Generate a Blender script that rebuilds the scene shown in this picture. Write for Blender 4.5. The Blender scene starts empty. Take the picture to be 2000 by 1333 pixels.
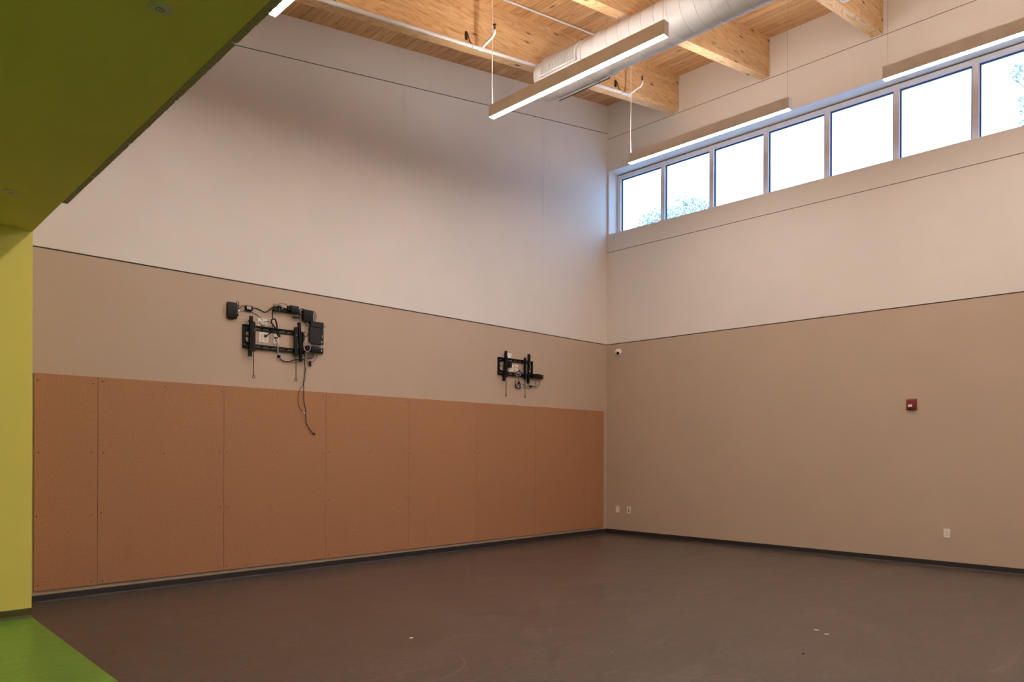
import bpy, bmesh, math, random
from mathutils import Vector, Matrix
random.seed(7)
SC = bpy.context.scene
COL = SC.collection

# ------------------------------------------------------------------ camera
# The room corner is the origin: the left wall is y = 0, the right wall x = 0,
# the room lies towards -x and -y.  Shift lens, held level, rolled 0.18 degree.
CAM = Vector((-10.0489, -7.7568, 1.40))
ROLL, F_PX, PX0, PY0 = 0.0031791, 1415.5, 1000.0, 883.486
RIGHT = Vector((0.70823, -0.70598, 0)).normalized()
FWD = Vector((0.70598, 0.70823, 0)).normalized()
UP = Vector((0, 0, 1))
cd = bpy.data.cameras.new('camera')
cam = bpy.data.objects.new('camera', cd)
COL.objects.link(cam)
cR = RIGHT * math.cos(ROLL) - UP * math.sin(ROLL)
cU = UP * math.cos(ROLL) + RIGHT * math.sin(ROLL)
# the photograph's horizon falls to the right: the camera leans the other way
cR = RIGHT * math.cos(ROLL) + UP * math.sin(ROLL)
cU = UP * math.cos(ROLL) - RIGHT * math.sin(ROLL)
cam.matrix_world = Matrix(((cR.x, cU.x, -FWD.x, CAM.x), (cR.y, cU.y, -FWD.y, CAM.y),
                           (cR.z, cU.z, -FWD.z, CAM.z), (0, 0, 0, 1)))
cd.sensor_width = 36.0
cd.sensor_fit = 'HORIZONTAL'
cd.lens = F_PX / 2000 * 36.0
cd.shift_x = 0.0
cd.shift_y = (PY0 - 666.5) / 2000
cd.clip_start = 0.05
cd.clip_end = 200
SC.camera = cam

# ------------------------------------------------------------------ light and exposure
LAMP_DOWN, LAMP_UP = 96.0, 72.0
WINDOW_DOWN, WINDOW_UP = 55.0, 62.0      # the row by the window is dimmed for daylight
ENTRY_FILL = 6.0  # strength of the unseen fill panels added behind the camera
LAMP_COL = (1.0, 0.87, 0.78)
SKY_COL, SKY_STR = (0.37, 0.60, 1.0), 5.0
SC.view_settings.view_transform = 'Standard'
SC.view_settings.look = 'None'
SC.view_settings.gamma = 1.0
SC.view_settings.exposure = 0.0
SC.view_settings.use_curve_mapping = False
SC.cycles.use_denoising = True
SC.cycles.max_bounces = 10
SC.cycles.diffuse_bounces = 7
SC.cycles.caustics_reflective = False
SC.cycles.caustics_refractive = False
SC.cycles.sample_clamp_indirect = 8.0
w = bpy.data.worlds.new('sky')
SC.world = w
w.use_nodes = True
nt = w.node_tree
nt.nodes.clear()
out = nt.nodes.new('ShaderNodeOutputWorld')
bg = nt.nodes.new('ShaderNodeBackground')
tc = nt.nodes.new('ShaderNodeTexCoord')
sx = nt.nodes.new('ShaderNodeSeparateXYZ')
rp = nt.nodes.new('ShaderNodeValToRGB')
rp.color_ramp.elements[0].position = 0.0
rp.color_ramp.elements[0].color = (0.42, 0.64, 1.0, 1)
rp.color_ramp.elements[1].position = 0.8
rp.color_ramp.elements[1].color = (*SKY_COL, 1)
nt.links.new(tc.outputs['Generated'], sx.inputs[0])
nt.links.new(sx.outputs['Z'], rp.inputs[0])
nt.links.new(rp.outputs[0], bg.inputs['Color'])
nt.links.new(bg.outputs[0], out.inputs['Surface'])
bg.inputs['Strength'].default_value = SKY_STR


# ------------------------------------------------------------------ materials
class NT:
    """small helper for building node trees"""
    def __init__(self, name):
        self.m = bpy.data.materials.new(name)
        self.m.use_nodes = True
        self.t = self.m.node_tree
        self.b = self.t.nodes['Principled BSDF']
        self.co = self.n('ShaderNodeTexCoord').outputs['Object']

    def n(self, kind, **kw):
        nd = self.t.nodes.new(kind)
        for k, v in kw.items():
            setattr(nd, k, v)
        return nd

    def put(self, sock, v):
        if isinstance(v, bpy.types.NodeSocket):
            self.t.links.new(v, sock)
        else:
            sock.default_value = v

    def math(self, op, a, b=0.0, c=None):
        nd = self.n('ShaderNodeMath', operation=op)
        self.put(nd.inputs[0], a)
        self.put(nd.inputs[1], b)
        if c is not None:
            self.put(nd.inputs[2], c)
        return nd.outputs[0]

    def mapping(self, scale=(1, 1, 1), loc=(0, 0, 0), rot=(0, 0, 0), src=None):
        nd = self.n('ShaderNodeMapping')
        nd.inputs['Scale'].default_value = scale
        nd.inputs['Location'].default_value = loc
        nd.inputs['Rotation'].default_value = rot
        self.t.links.new(src or self.co, nd.inputs[0])
        return nd.outputs[0]

    def noise(self, vec, scale, detail=3, rough=0.5, dist=0.0):
        nd = self.n('ShaderNodeTexNoise')
        self.t.links.new(vec, nd.inputs['Vector'])
        nd.inputs['Scale'].default_value = scale
        nd.inputs['Detail'].default_value = detail
        nd.inputs['Roughness'].default_value = rough
        nd.inputs['Distortion'].default_value = dist
        return nd.outputs['Fac']

    def ramp(self, fac, stops):
        nd = self.n('ShaderNodeValToRGB')
        el = nd.color_ramp.elements
        while len(el) < len(stops):
            el.new(0.5)
        for e, (p, c) in zip(el, stops):
            e.position = p
            e.color = (*c, 1) if len(c) == 3 else c
        self.t.links.new(fac, nd.inputs[0])
        return nd.outputs[0]

    def mix(self, fac, a, b, mode='MIX'):
        nd = self.n('ShaderNodeMix', data_type='RGBA', blend_type=mode)
        self.put(nd.inputs[0], fac)
        self.put(nd.inputs[6], (*a, 1) if isinstance(a, tuple) and len(a) == 3 else a)
        self.put(nd.inputs[7], (*b, 1) if isinstance(b, tuple) and len(b) == 3 else b)
        return nd.outputs[2]

    def bump(self, h, strength, dist):
        nd = self.n('ShaderNodeBump')
        nd.inputs['Strength'].default_value = strength
        nd.inputs['Distance'].default_value = dist
        self.t.links.new(h, nd.inputs['Height'])
        self.t.links.new(nd.outputs[0], self.b.inputs['Normal'])

    def done(self, color, rough=0.6, metal=0.0, spec=0.5):
        self.put(self.b.inputs['Base Color'], (*color, 1) if isinstance(color, tuple) and len(color) == 3 else color)
        self.put(self.b.inputs['Roughness'], rough)
        self.b.inputs['Metallic'].default_value = metal
        self.b.inputs['Specular IOR Level'].default_value = spec
        return self.m


def sc3(c, k):
    return tuple(min(1.0, v * k) for v in c)


def plain(name, c, rough=0.6, metal=0.0, var=0.06, scale=6.0, spec=0.5):
    t = NT(name)
    f = t.noise(t.co, scale, 3)
    return t.done(t.ramp(f, [(0.3, sc3(c, 1 - var)), (0.7, sc3(c, 1 + var))]), rough, metal, spec)


def emit(name, c, strength):
    m = bpy.data.materials.new(name)
    m.use_nodes = True
    b = m.node_tree.nodes['Principled BSDF']
    b.inputs['Base Color'].default_value = (0.8, 0.8, 0.8, 1)
    b.inputs['Emission Color'].default_value = (*c, 1)
    b.inputs['Emission Strength'].default_value = strength
    return m


def wood(name, light, dark, grain_axis, board=None, board_axis=None, lam=None, seed=0.0, joint=0.004):
    """pine: grain runs along grain_axis; board = board width across board_axis (dark joints);
    lam = thickness of glued laminations stacked along z"""
    t = NT(name)
    s = [7.0, 7.0, 7.0]
    s['xyz'.index(grain_axis)] = 0.62
    sp = t.n('ShaderNodeSeparateXYZ')
    t.t.links.new(t.co, sp.inputs[0])
    ax = {'x': sp.outputs[0], 'y': sp.outputs[1], 'z': sp.outputs[2]}
    width = board or lam
    across = ax[board_axis] if board else ax['z']
    if lam:                                   # laminations follow the sloping beam
        across = t.math('SUBTRACT', ax['z'], t.math('MULTIPLY', ax['x'], SLOPE))
    q = t.math('DIVIDE', across, width)
    idx = t.math('FLOOR', q)
    wn = t.n('ShaderNodeTexWhiteNoise', noise_dimensions='1D')
    t.t.links.new(t.math('ADD', idx, seed), wn.inputs['W'])
    r0 = wn.outputs['Value']
    # boards are also butted end to end at random places
    seg = t.math('FLOOR', t.math('ADD', t.math('DIVIDE', ax[grain_axis], 2.6), t.math('MULTIPLY', r0, 7.3)))
    wn2 = t.n('ShaderNodeTexWhiteNoise', noise_dimensions='2D')
    cb = t.n('ShaderNodeCombineXYZ')
    t.put(cb.inputs[0], idx)
    t.put(cb.inputs[1], seg)
    t.t.links.new(cb.outputs[0], wn2.inputs['Vector'])
    r = wn2.outputs['Value']
    off = t.n('ShaderNodeCombineXYZ')
    for i in range(3):
        t.put(off.inputs[i], t.math('MULTIPLY', r, (31.0, 17.0, 23.0)[i]))
    va = t.n('ShaderNodeVectorMath', operation='ADD')
    t.t.links.new(t.co, va.inputs[0])
    t.t.links.new(off.outputs[0], va.inputs[1])
    vec = t.mapping(tuple(s), src=va.outputs[0])
    n1 = t.noise(vec, 1.0, 1.5, 0.4, 0.25)
    rings = t.math('FRACT', t.math('MULTIPLY', n1, 13.0))
    tri = t.math('ABSOLUTE', t.math('SUBTRACT', rings, 0.5))
    streak = t.ramp(tri, [(0.0, (0, 0, 0)), (0.25, (0.12, 0.12, 0.12)), (0.42, (0.62, 0.62, 0.62)), (0.5, (1, 1, 1))])
    col = t.mix(streak, light, dark)
    fine = t.noise(t.mapping(tuple(v * 5 for v in s), src=va.outputs[0]), 1.0, 2)
    col = t.mix(t.math('MULTIPLY', fine, 0.35), col, dark)
    tint = t.ramp(r, [(0.0, sc3(dark, 1.0)), (1.0, sc3(light, 1.12))])
    col = t.mix(0.38 if board else 0.25, col, tint)
    # knots, stretched a little along the grain
    ks = [5.2, 5.2, 5.2]
    ks['xyz'.index(grain_axis)] = 1.9
    vo = t.n('ShaderNodeTexVoronoi')
    t.t.links.new(t.mapping(tuple(ks), src=va.outputs[0]), vo.inputs['Vector'])
    vo.inputs['Scale'].default_value = 1.0
    pick = t.n('ShaderNodeSeparateColor')
    t.t.links.new(vo.outputs['Color'], pick.inputs[0])
    keep = t.math('GREATER_THAN', pick.outputs[0], 0.35)
    kn = t.ramp(vo.outputs['Distance'], [(0.0, (1, 1, 1)), (0.075, (0.95, 0.95, 0.95)), (0.10, (0.40, 0.40, 0.40)), (0.19, (0, 0, 0))])
    kf = t.math('MULTIPLY', kn, keep)
    col = t.mix(kf, col, (0.075, 0.028, 0.012))
    if board:
        fr = t.math('FRACT', q)
        edge = t.math('LESS_THAN', t.math('MINIMUM', fr, t.math('SUBTRACT', 1.0, fr)), joint / width)
        col = t.mix(t.math('MULTIPLY', edge, 0.70), col, (0.06, 0.026, 0.012))
    else:
        fr = t.math('FRACT', q)
        edge = t.math('LESS_THAN', fr, 0.035)
        col = t.mix(t.math('MULTIPLY', edge, 0.35), col, dark)
    t.bump(n1, 0.08, 0.004)
    return t.done(col, 0.5, 0.0, 0.35)


SLOPE = 0.1655            # roof pitch, falling towards -x


def roof_z(x):
    return 7.42 + SLOPE * x


def wall_paint(name, c):
    t = NT(name)
    f = t.noise(t.co, 1.3, 4)
    t.bump(t.noise(t.co, 260.0, 2), 0.05, 0.002)
    return t.done(t.ramp(f, [(0.3, sc3(c, 0.975)), (0.7, sc3(c, 1.02))]), 0.62, 0, 0.3)


M = {}
M['white_paint'] = wall_paint('white_wall_paint', (0.80, 0.765, 0.725))
M['beige_paint'] = wall_paint('beige_wall_paint', (0.53, 0.425, 0.335))
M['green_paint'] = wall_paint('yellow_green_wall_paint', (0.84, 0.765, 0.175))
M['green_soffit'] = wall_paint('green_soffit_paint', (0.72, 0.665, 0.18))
M['reveal'] = plain('dark_reveal_metal', (0.055, 0.042, 0.036), 0.5, 0.2)
M['caulk'] = plain('grey_joint_line', (0.16, 0.13, 0.115), 0.7)
M['base_dark'] = plain('charcoal_rubber_base', (0.028, 0.025, 0.025), 0.45)
M['base_bounce'] = plain('rubber_base_green_bounce', (0.085, 0.080, 0.018), 0.45)  # same dark rubber base, olive tint stands in for green reflected light
M['frame_white'] = plain('white_window_frame', (0.86, 0.86, 0.87), 0.35)
M['gasket'] = plain('dark_blue_gasket', (0.03, 0.05, 0.13), 0.5)
M['deck'] = wood('pine_deck_boards', (0.68, 0.43, 0.205), (0.37, 0.165, 0.058), 'y', board=0.136, board_axis='x')
M['beam'] = wood('glued_pine_beam', (0.80, 0.575, 0.32), (0.50, 0.275, 0.11), 'x', lam=0.0385)
M['white_metal'] = plain('white_painted_metal', (0.70, 0.71, 0.72), 0.42)
M['duct_metal'] = plain('white_painted_duct', (0.60, 0.61, 0.62), 0.42)
M['lamp_metal'] = plain('pale_lamp_housing', (0.80, 0.76, 0.71), 0.5, 0)
M['lamp_end'] = plain('pale_lamp_end_cap', (0.74, 0.71, 0.69), 0.5, 0)
M['lens_down'] = emit('lamp_lower_lens', LAMP_COL, LAMP_DOWN)
M['lens_down_window'] = emit('window_lamp_lower_lens', LAMP_COL, WINDOW_DOWN)
M['lens_up_window'] = emit('window_lamp_upper_lens', LAMP_COL, WINDOW_UP)
M['fill_entry'] = emit('entry_fill_glow', LAMP_COL, ENTRY_FILL)  # glow of the added fill panels
M['lens_up'] = emit('lamp_upper_lens', LAMP_COL, LAMP_UP)
M['cord'] = plain('white_cord', (0.82, 0.80, 0.76), 0.5)
M['wire'] = plain('steel_wire', (0.33, 0.29, 0.27), 0.35, 0.6)
M['dark_steel'] = plain('dark_steel', (0.05, 0.04, 0.035), 0.4, 0.6)
M['black'] = plain('black_plastic', (0.0045, 0.0045, 0.005), 0.42, 0, 0.15, 30, 0.3)
M['black_metal'] = plain('black_coated_steel', (0.004, 0.004, 0.0043), 0.48, 0, 0.15, 30, 0.28)
M['dark_grey'] = plain('dark_grey_plastic', (0.011, 0.0105, 0.012), 0.45, 0, 0.1, 30, 0.35)
M['slot_dark'] = plain('dark_opening', (0.006, 0.006, 0.006), 0.8)
M['plate'] = plain('white_plastic_plate', (0.88, 0.85, 0.81), 0.35)
M['grey_cable'] = plain('grey_cable_sheath', (0.42, 0.40, 0.38), 0.5)
M['white_cable'] = plain('pale_cable_sheath', (0.66, 0.63, 0.59), 0.5)
M['blue'] = plain('blue_plastic_plug', (0.05, 0.07, 0.30), 0.4)
M['chrome'] = plain('bright_metal', (0.72, 0.70, 0.66), 0.2, 0.9)
M['red'] = plain('red_alarm_plastic', (0.20, 0.016, 0.018), 0.35)
M['red_dark'] = plain('dark_red_plastic', (0.11, 0.008, 0.010), 0.4)
M['red_highlight'] = plain('red_plastic_highlight', (0.42, 0.035, 0.03), 0.35)  # brighter copy of the alarm red, a painted highlight
M['screw'] = plain('dark_screw_head', (0.045, 0.022, 0.014), 0.5, 0.4)
M['paper'] = plain('white_paper', (0.86, 0.80, 0.72), 0.8)
M['cover'] = plain('off_white_cover_plate', (0.62, 0.60, 0.55), 0.45)

t = NT('brown_fibreboard')
f1 = t.noise(t.co, 1.1, 4, 0.6)
f2 = t.noise(t.co, 55.0, 3, 0.7)
f3 = t.noise(t.mapping((3.0, 3.0, 0.5)), 2.0, 3)
c = t.ramp(f2, [(0.3, (0.355, 0.180, 0.094)), (0.7, (0.46, 0.250, 0.140))])
c = t.mix(t.math('MULTIPLY', f1, 0.30), c, (0.42, 0.205, 0.10))
c = t.mix(t.ramp(f3, [(0.55, (0, 0, 0)), (0.8, (0.10, 0.10, 0.10))]), c, (0.28, 0.13, 0.06))
oi = t.n('ShaderNodeObjectInfo')
c = t.mix(t.math('MULTIPLY', oi.outputs['Random'], 0.16), c, (0.46, 0.235, 0.125))
M['mdf'] = t.done(c, 0.62, 0, 0.25)

t = NT('mottled_wood_wool_board')
f = t.noise(t.mapping((1, 1, 1)), 150.0, 5, 0.75)
v = t.n('ShaderNodeTexVoronoi')
t.t.links.new(t.mapping((1.0, 0.35, 1.0)), v.inputs['Vector'])
v.inputs['Scale'].default_value = 260.0
c = t.ramp(f, [(0.34, (0.22, 0.17, 0.13)), (0.5, (0.60, 0.50, 0.42)), (0.64, (0.92, 0.82, 0.72))])
c = t.mix(t.math('MULTIPLY', v.outputs['Distance'], 0.5), c, (0.10, 0.09, 0.06))
t.bump(f, 0.5, 0.004)
M['fibre'] = t.done(c, 0.95, 0, 0.1)


def lino(name, base, light, dark, scratch):
    t = NT(name)
    n1 = t.noise(t.mapping((1.0, 2.6, 1)), 2.2, 5, 0.62, 0.6)
    # marbled streaks
    n2 = t.noise(t.mapping((7, 26, 1), rot=(0, 0, 0.8)), 1.0, 5, 0.68, 1.2)
    n3 = t.noise(t.mapping((60, 130, 1), rot=(0, 0, 0.8)), 1.0, 3, 0.6, 0.8)
    c = t.ramp(n1, [(0.3, dark), (0.55, base), (0.75, sc3(base, 1.14))])
    c = t.mix(t.ramp(n2, [(0.47, (0, 0, 0)), (0.66, (0.42, 0.42, 0.42))]), c, light)
    c = t.mix(t.ramp(n3, [(0.50, (0, 0, 0)), (0.72, (0.45, 0.45, 0.45))]), c, light)
    rough = t.math('ADD', 0.24, t.math('MULTIPLY', n1, 0.14))
    if scratch:
        # short pale scuffs in loose patches, scattered flecks, fine scratches, one curved scratch
        patch = t.ramp(t.noise(t.co, 1.7, 3, 0.6), [(0.45, (0, 0, 0)), (0.55, (1, 1, 1))])
        sc = t.ramp(t.noise(t.mapping((18, 34, 1), rot=(0, 0, 0.75)), 1.0, 5, 0.75, 1.2), [(0.575, (0, 0, 0)), (0.64, (1, 1, 1))])
        m_ = t.math('MULTIPLY', patch, sc)
        c = t.mix(t.math('MULTIPLY', m_, 0.48), c, (0.42, 0.345, 0.29))
        fl = t.ramp(t.noise(t.mapping((26, 60, 1), rot=(0, 0, 0.72)), 1.0, 2, 0.5, 0.4), [(0.70, (0, 0, 0)), (0.76, (1, 1, 1))])
        c = t.mix(t.math('MULTIPLY', fl, 0.40), c, (0.42, 0.34, 0.28))
        ln = t.n('ShaderNodeTexWave', wave_type='BANDS', bands_direction='DIAGONAL')
        t.t.links.new(t.mapping((0.35, 0.5, 1.0)), ln.inputs['Vector'])
        ln.inputs['Scale'].default_value = 1.0
        ln.inputs['Distortion'].default_value = 14.0
        ln.inputs['Detail'].default_value = 1.5
        ln.inputs['Detail Scale'].default_value = 0.7
        hair = t.ramp(ln.outputs['Fac'], [(0.9988, (0, 0, 0)), (0.9996, (1, 1, 1))])
        c = t.mix(t.math('MULTIPLY', hair, t.math('MULTIPLY', patch, 0.10)), c, (0.36, 0.29, 0.24))
        rough = t.math('ADD', rough, t.math('MULTIPLY', m_, 0.2))
        sp = t.n('ShaderNodeSeparateXYZ')
        t.t.links.new(t.co, sp.inputs[0])
        X, Y = sp.outputs[0], sp.outputs[1]
        d = t.math('SQRT', t.math('ADD', t.math('POWER', t.math('ADD', X, 7.21), 2.0), t.math('POWER', t.math('ADD', Y, 3.84), 2.0)))
        ring = t.math('LESS_THAN', t.math('ABSOLUTE', t.math('SUBTRACT', d, 0.445)), 0.0045)
        ring = t.math('MULTIPLY', ring, t.math('LESS_THAN', Y, -3.95))
        ring = t.math('MULTIPLY', ring, t.math('GREATER_THAN', X, -7.36))
        c = t.mix(t.math('MULTIPLY', ring, 0.24), c, (0.42, 0.34, 0.28))
    t.bump(n2, 0.05, 0.002)
    return t.done(c, rough, 0, 0.45)


M['floor'] = lino('grey_brown_linoleum', (0.074, 0.058, 0.049), (0.150, 0.118, 0.101), (0.062, 0.049, 0.041), True)
M['floor_green'] = lino('green_linoleum', (0.118, 0.285, 0.034), (0.27, 0.50, 0.090), (0.095, 0.24, 0.025), False)

m = bpy.data.materials.new('window_glass')
m.use_nodes = True
n = m.node_tree
n.nodes.clear()
o_ = n.nodes.new('ShaderNodeOutputMaterial')
tr = n.nodes.new('ShaderNodeBsdfTransparent')
tr.inputs[0].default_value = (0.95, 0.97, 0.98, 1)
gl = n.nodes.new('ShaderNodeBsdfGlossy')
gl.inputs['Roughness'].default_value = 0.02
mx = n.nodes.new('ShaderNodeMixShader')
mx.inputs[0].default_value = 0.05
n.links.new(tr.outputs[0], mx.inputs[1])
n.links.new(gl.outputs[0], mx.inputs[2])
n.links.new(mx.outputs[0], o_.inputs[0])
M['glass'] = m
M['leaf'] = plain('grey_green_leaves', (0.40, 0.44, 0.40), 0.6, 0, 0.3, 3)
M['bark'] = plain('grey_bark', (0.16, 0.13, 0.11), 0.9, 0, 0.2, 8)
M['ground_bounce'] = plain('pale_ground_bounce', (0.46, 0.48, 0.52), 0.95, 0, 0.2, 2)  # unseen ground, made pale blue-grey to bounce light onto the window reveals
M['strobe_lens'] = plain('clear_strobe_lens', (0.85, 0.80, 0.74), 0.08)
M['adaptor_label'] = plain('pale_printed_label', (0.50, 0.46, 0.43), 0.5, 0, 0.25, 300)


# ------------------------------------------------------------------ mesh helpers
class MB:
    """collects shapes and builds them as one mesh object"""
    def __init__(self):
        self.bm = bmesh.new()

    def box(self, a, b, bevel=0.0):
        a, b = Vector(a), Vector(b)
        g = bmesh.ops.create_cube(self.bm, size=1.0)
        ce = (a + b) / 2
        d = Vector((abs(b.x - a.x), abs(b.y - a.y), abs(b.z - a.z)))
        for v in g['verts']:
            v.co = Vector((v.co.x * d.x, v.co.y * d.y, v.co.z * d.z)) + ce
        if bevel > 0:
            es = list({e for v in g['verts'] for e in v.link_edges})
            bmesh.ops.bevel(self.bm, geom=es, offset=min(bevel, 0.45 * min(d)), segments=2, affect='EDGES', profile=0.6)
        return self

    def prism(self, prof, axis, a, b):
        """extrude a 2-D outline along an axis; the outline lists the other two axes in xyz order"""
        def P(u, v, w_):
            return {'x': (w_, u, v), 'y': (u, w_, v), 'z': (u, v, w_)}[axis]
        r0 = [self.bm.verts.new(P(u, v, a)) for u, v in prof]
        r1 = [self.bm.verts.new(P(u, v, b)) for u, v in prof]
        k = len(prof)
        for i in range(k):
            self.bm.faces.new((r0[i], r0[(i + 1) % k], r1[(i + 1) % k], r1[i]))
        self.bm.faces.new(r0[::-1])
        self.bm.faces.new(r1)
        return self

    def ring_sweep(self, rings, close=False, caps=True):
        vs = [[self.bm.verts.new(p) for p in r] for r in rings]
        k = len(vs[0])
        n_ = len(vs)
        for i in range(n_ if close else n_ - 1):
            A, B = vs[i], vs[(i + 1) % n_]
            for j in range(k):
                self.bm.faces.new((A[j], A[(j + 1) % k], B[(j + 1) % k], B[j]))
        if caps and not close:
            self.bm.faces.new(vs[0][::-1])
            self.bm.faces.new(vs[-1])
        return self

    def tube(self, pts, r, k=8, smooth=0, close=False, radii=None):
        pts = [Vector(p) for p in pts]
        if smooth:
            pts = spline(pts, smooth, close)
        rings = []
        n_ = len(pts)
        prev = None
        for i, p in enumerate(pts):
            if close:
                d = pts[(i + 1) % n_] - pts[i - 1]
            else:
                d = pts[min(i + 1, n_ - 1)] - pts[max(i - 1, 0)]
            if d.length < 1e-9:
                d = Vector((0, 0, 1))
            d.normalize()
            ref = prev if prev is not None else (Vector((0, 0, 1)) if abs(d.z) < 0.9 else Vector((1, 0, 0)))
            u = ref - d * ref.dot(d)
            if u.length < 1e-6:
                u = Vector((1, 0, 0)) - d * d.x
            u.normalize()
            prev = u
            v = d.cross(u)
            rr = radii[i] if radii else r
            rings.append([p + u * rr * math.cos(2 * math.pi * j / k) + v * rr * math.sin(2 * math.pi * j / k) for j in range(k)])
        return self.ring_sweep(rings, close)

    def lathe(self, prof, origin, axis, k=32):
        """prof: (distance along axis, radius)"""
        o = Vector(origin)
        ax = Vector(axis).normalized()
        u = ax.orthogonal().normalized()
        v = ax.cross(u)
        rings = [[o + ax * h + (u * math.cos(2 * math.pi * j / k) + v * math.sin(2 * math.pi * j / k)) * max(r, 1e-4) for j in range(k)] for h, r in prof]
        return self.ring_sweep(rings)

    def build(self, name, mat, parent=None, smooth=False, loc=None):
        bmesh.ops.recalc_face_normals(self.bm, faces=self.bm.faces)
        me = bpy.data.meshes.new(name)
        if loc is not None:
            self.bm.transform(Matrix.Translation(-Vector(loc)))
        self.bm.to_mesh(me)
        self.bm.free()
        mats = mat if isinstance(mat, (list, tuple)) else [mat]
        for mm in mats:
            me.materials.append(mm)
        if smooth:
            me.polygons.foreach_set('use_smooth', [True] * len(me.polygons))
            try:
                me.set_sharp_from_angle(angle=math.radians(40))
            except Exception:
                pass
        o = bpy.data.objects.new(name, me)
        COL.objects.link(o)
        if loc is not None:
            o.location = loc
        if parent is not None:
            attach(o, parent)
        return o


def attach(o, parent):
    """parent without moving: every thing is only translated, so subtract the parents' places"""
    off = Vector((0, 0, 0))
    p = parent
    while p is not None:
        off += p.location
        p = p.parent
    o.parent = parent
    o.location = o.location - off


def spline(pts, sub, close=False):
    n_ = len(pts)
    res = []
    for i in range(n_ if close else n_ - 1):
        if close:
            p0, p1, p2, p3 = pts[i - 1], pts[i], pts[(i + 1) % n_], pts[(i + 2) % n_]
        else:
            p0, p1, p2, p3 = pts[max(i - 1, 0)], pts[i], pts[i + 1], pts[min(i + 2, n_ - 1)]
        for s in range(sub):
            q = s / sub
            res.append(0.5 * ((2 * p1) + (p2 - p0) * q + (2 * p0 - 5 * p1 + 4 * p2 - p3) * q * q + (3 * p1 - p0 - 3 * p2 + p3) * q ** 3))
    if not close:
        res.append(pts[-1])
    return res


def tag(o, label, cat, group=None):
    o['label'] = label
    o['category'] = cat
    if group:
        o['group'] = group
    return o


def thing(name, label, cat, loc, group=None):
    o = bpy.data.objects.new(name, None)
    o.empty_display_size = 0.05
    COL.objects.link(o)
    o.location = loc
    return tag(o, label, cat, group)


def struct(name, mb, mat, smooth=False):
    o = mb.build(name, mat, None, smooth)
    o['kind'] = 'structure'
    return o


def dup(root, delta):
    """copy a thing with its parts and sub-parts"""
    r = root.copy()
    COL.objects.link(r)
    r.location = root.location + Vector(delta)
    for ch in list(root.children):
        c_ = ch.copy()
        COL.objects.link(c_)
        c_.parent = r
        for g in list(ch.children):
            d = g.copy()
            COL.objects.link(d)
            d.parent = c_
    return r


def pixel_ray(px, py):
    dx, dy = px - PX0, py - PY0
    return cR * dx - cU * dy + FWD * F_PX


def on_left(px, py, off):
    """a point `off` metres in front of the left wall, seen at that place of the photograph"""
    r = pixel_ray(px, py)
    k = (-off - CAM.y) / r.y
    return CAM + r * k


def A1(X, Y, off):      # around the larger bracket
    return on_left(420 + X / 8.3333, 570 + Y / 8.3333, off)


def A1b(X, Y, off):     # below it
    return on_left(420 + X / 8.3333, 690 + Y / 8.3333, off)


def A2(X, Y, off):      # around the bracket near the corner
    return on_left(950 + X / 11.111, 670 + Y / 11.111, off)


# ------------------------------------------------------------------ the setting
REAR_Y, WEST_X = -12.5, -15.5
SOFF_Z = 3.25
GREEN_Y = -0.58


def edge_x(y):            # the line where the green zone ends, a hair off square
    return -8.602 + 0.0125 * (y - GREEN_Y)


mb = MB()
pts = [(edge_x(0), 0.3), (0.3, 0.3), (0.3, REAR_Y), (edge_x(REAR_Y), REAR_Y)]
mb.prism(pts, 'z', -0.15, 0.0)
struct('floor', mb, M['floor'])
mb = MB()
pts = [(WEST_X, 0.3), (edge_x(0), 0.3), (edge_x(REAR_Y), REAR_Y), (WEST_X, REAR_Y)]
mb.prism(pts, 'z', -0.15, 0.0)
struct('floor_entry', mb, M['floor_green'])

# left wall: beige below the reveal, white above it
Z_REV = 3.258
mb = MB()
mb.box((WEST_X, 0, 0), (0.3, 0.28, Z_REV))
lw = struct('wall_left', mb, M['beige_paint'])
mb = MB()
prof = [(WEST_X, Z_REV + 0.014), (0.3, Z_REV + 0.014), (0.3, roof_z(0.3) + 0.02), (WEST_X, roof_z(WEST_X) + 0.02)]
mb.prism(prof, 'y', 0.0, 0.28)
struct('wall_left_upper', mb, M['white_paint'])
# right wall with the clerestory opening
W_Y0, W_Y1, W_Z0, W_Z1 = -0.035, -9.06, 5.178, 6.266
mb = MB()
mb.box((0, 0.0, 0), (0.3, REAR_Y, Z_REV))
struct('wall_right', mb, M['beige_paint'])
mb = MB()
mb.box((0, 0.0, Z_REV + 0.014), (0.3, REAR_Y, W_Z0))
mb.box((0, 0.0, W_Z1), (0.3, REAR_Y, roof_z(0.3) + 0.1))
mb.box((0, 0.0, W_Z0), (0.3, W_Y0, W_Z1))
mb.box((0, W_Y1, W_Z0), (0.3, REAR_Y, W_Z1))
struct('wall_right_upper', mb, M['white_paint'])
# walls out of view behind the camera
mb = MB()
mb.box((WEST_X - 0.3, REAR_Y - 0.3, 0), (0.3, REAR_Y, 7.6))
struct('wall_rear', mb, M['white_paint'])
mb = MB()
mb.box((WEST_X - 0.3, REAR_Y, 0), (WEST_X, 0.28, 7.6))
struct('wall_far_left', mb, M['white_paint'])

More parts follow.
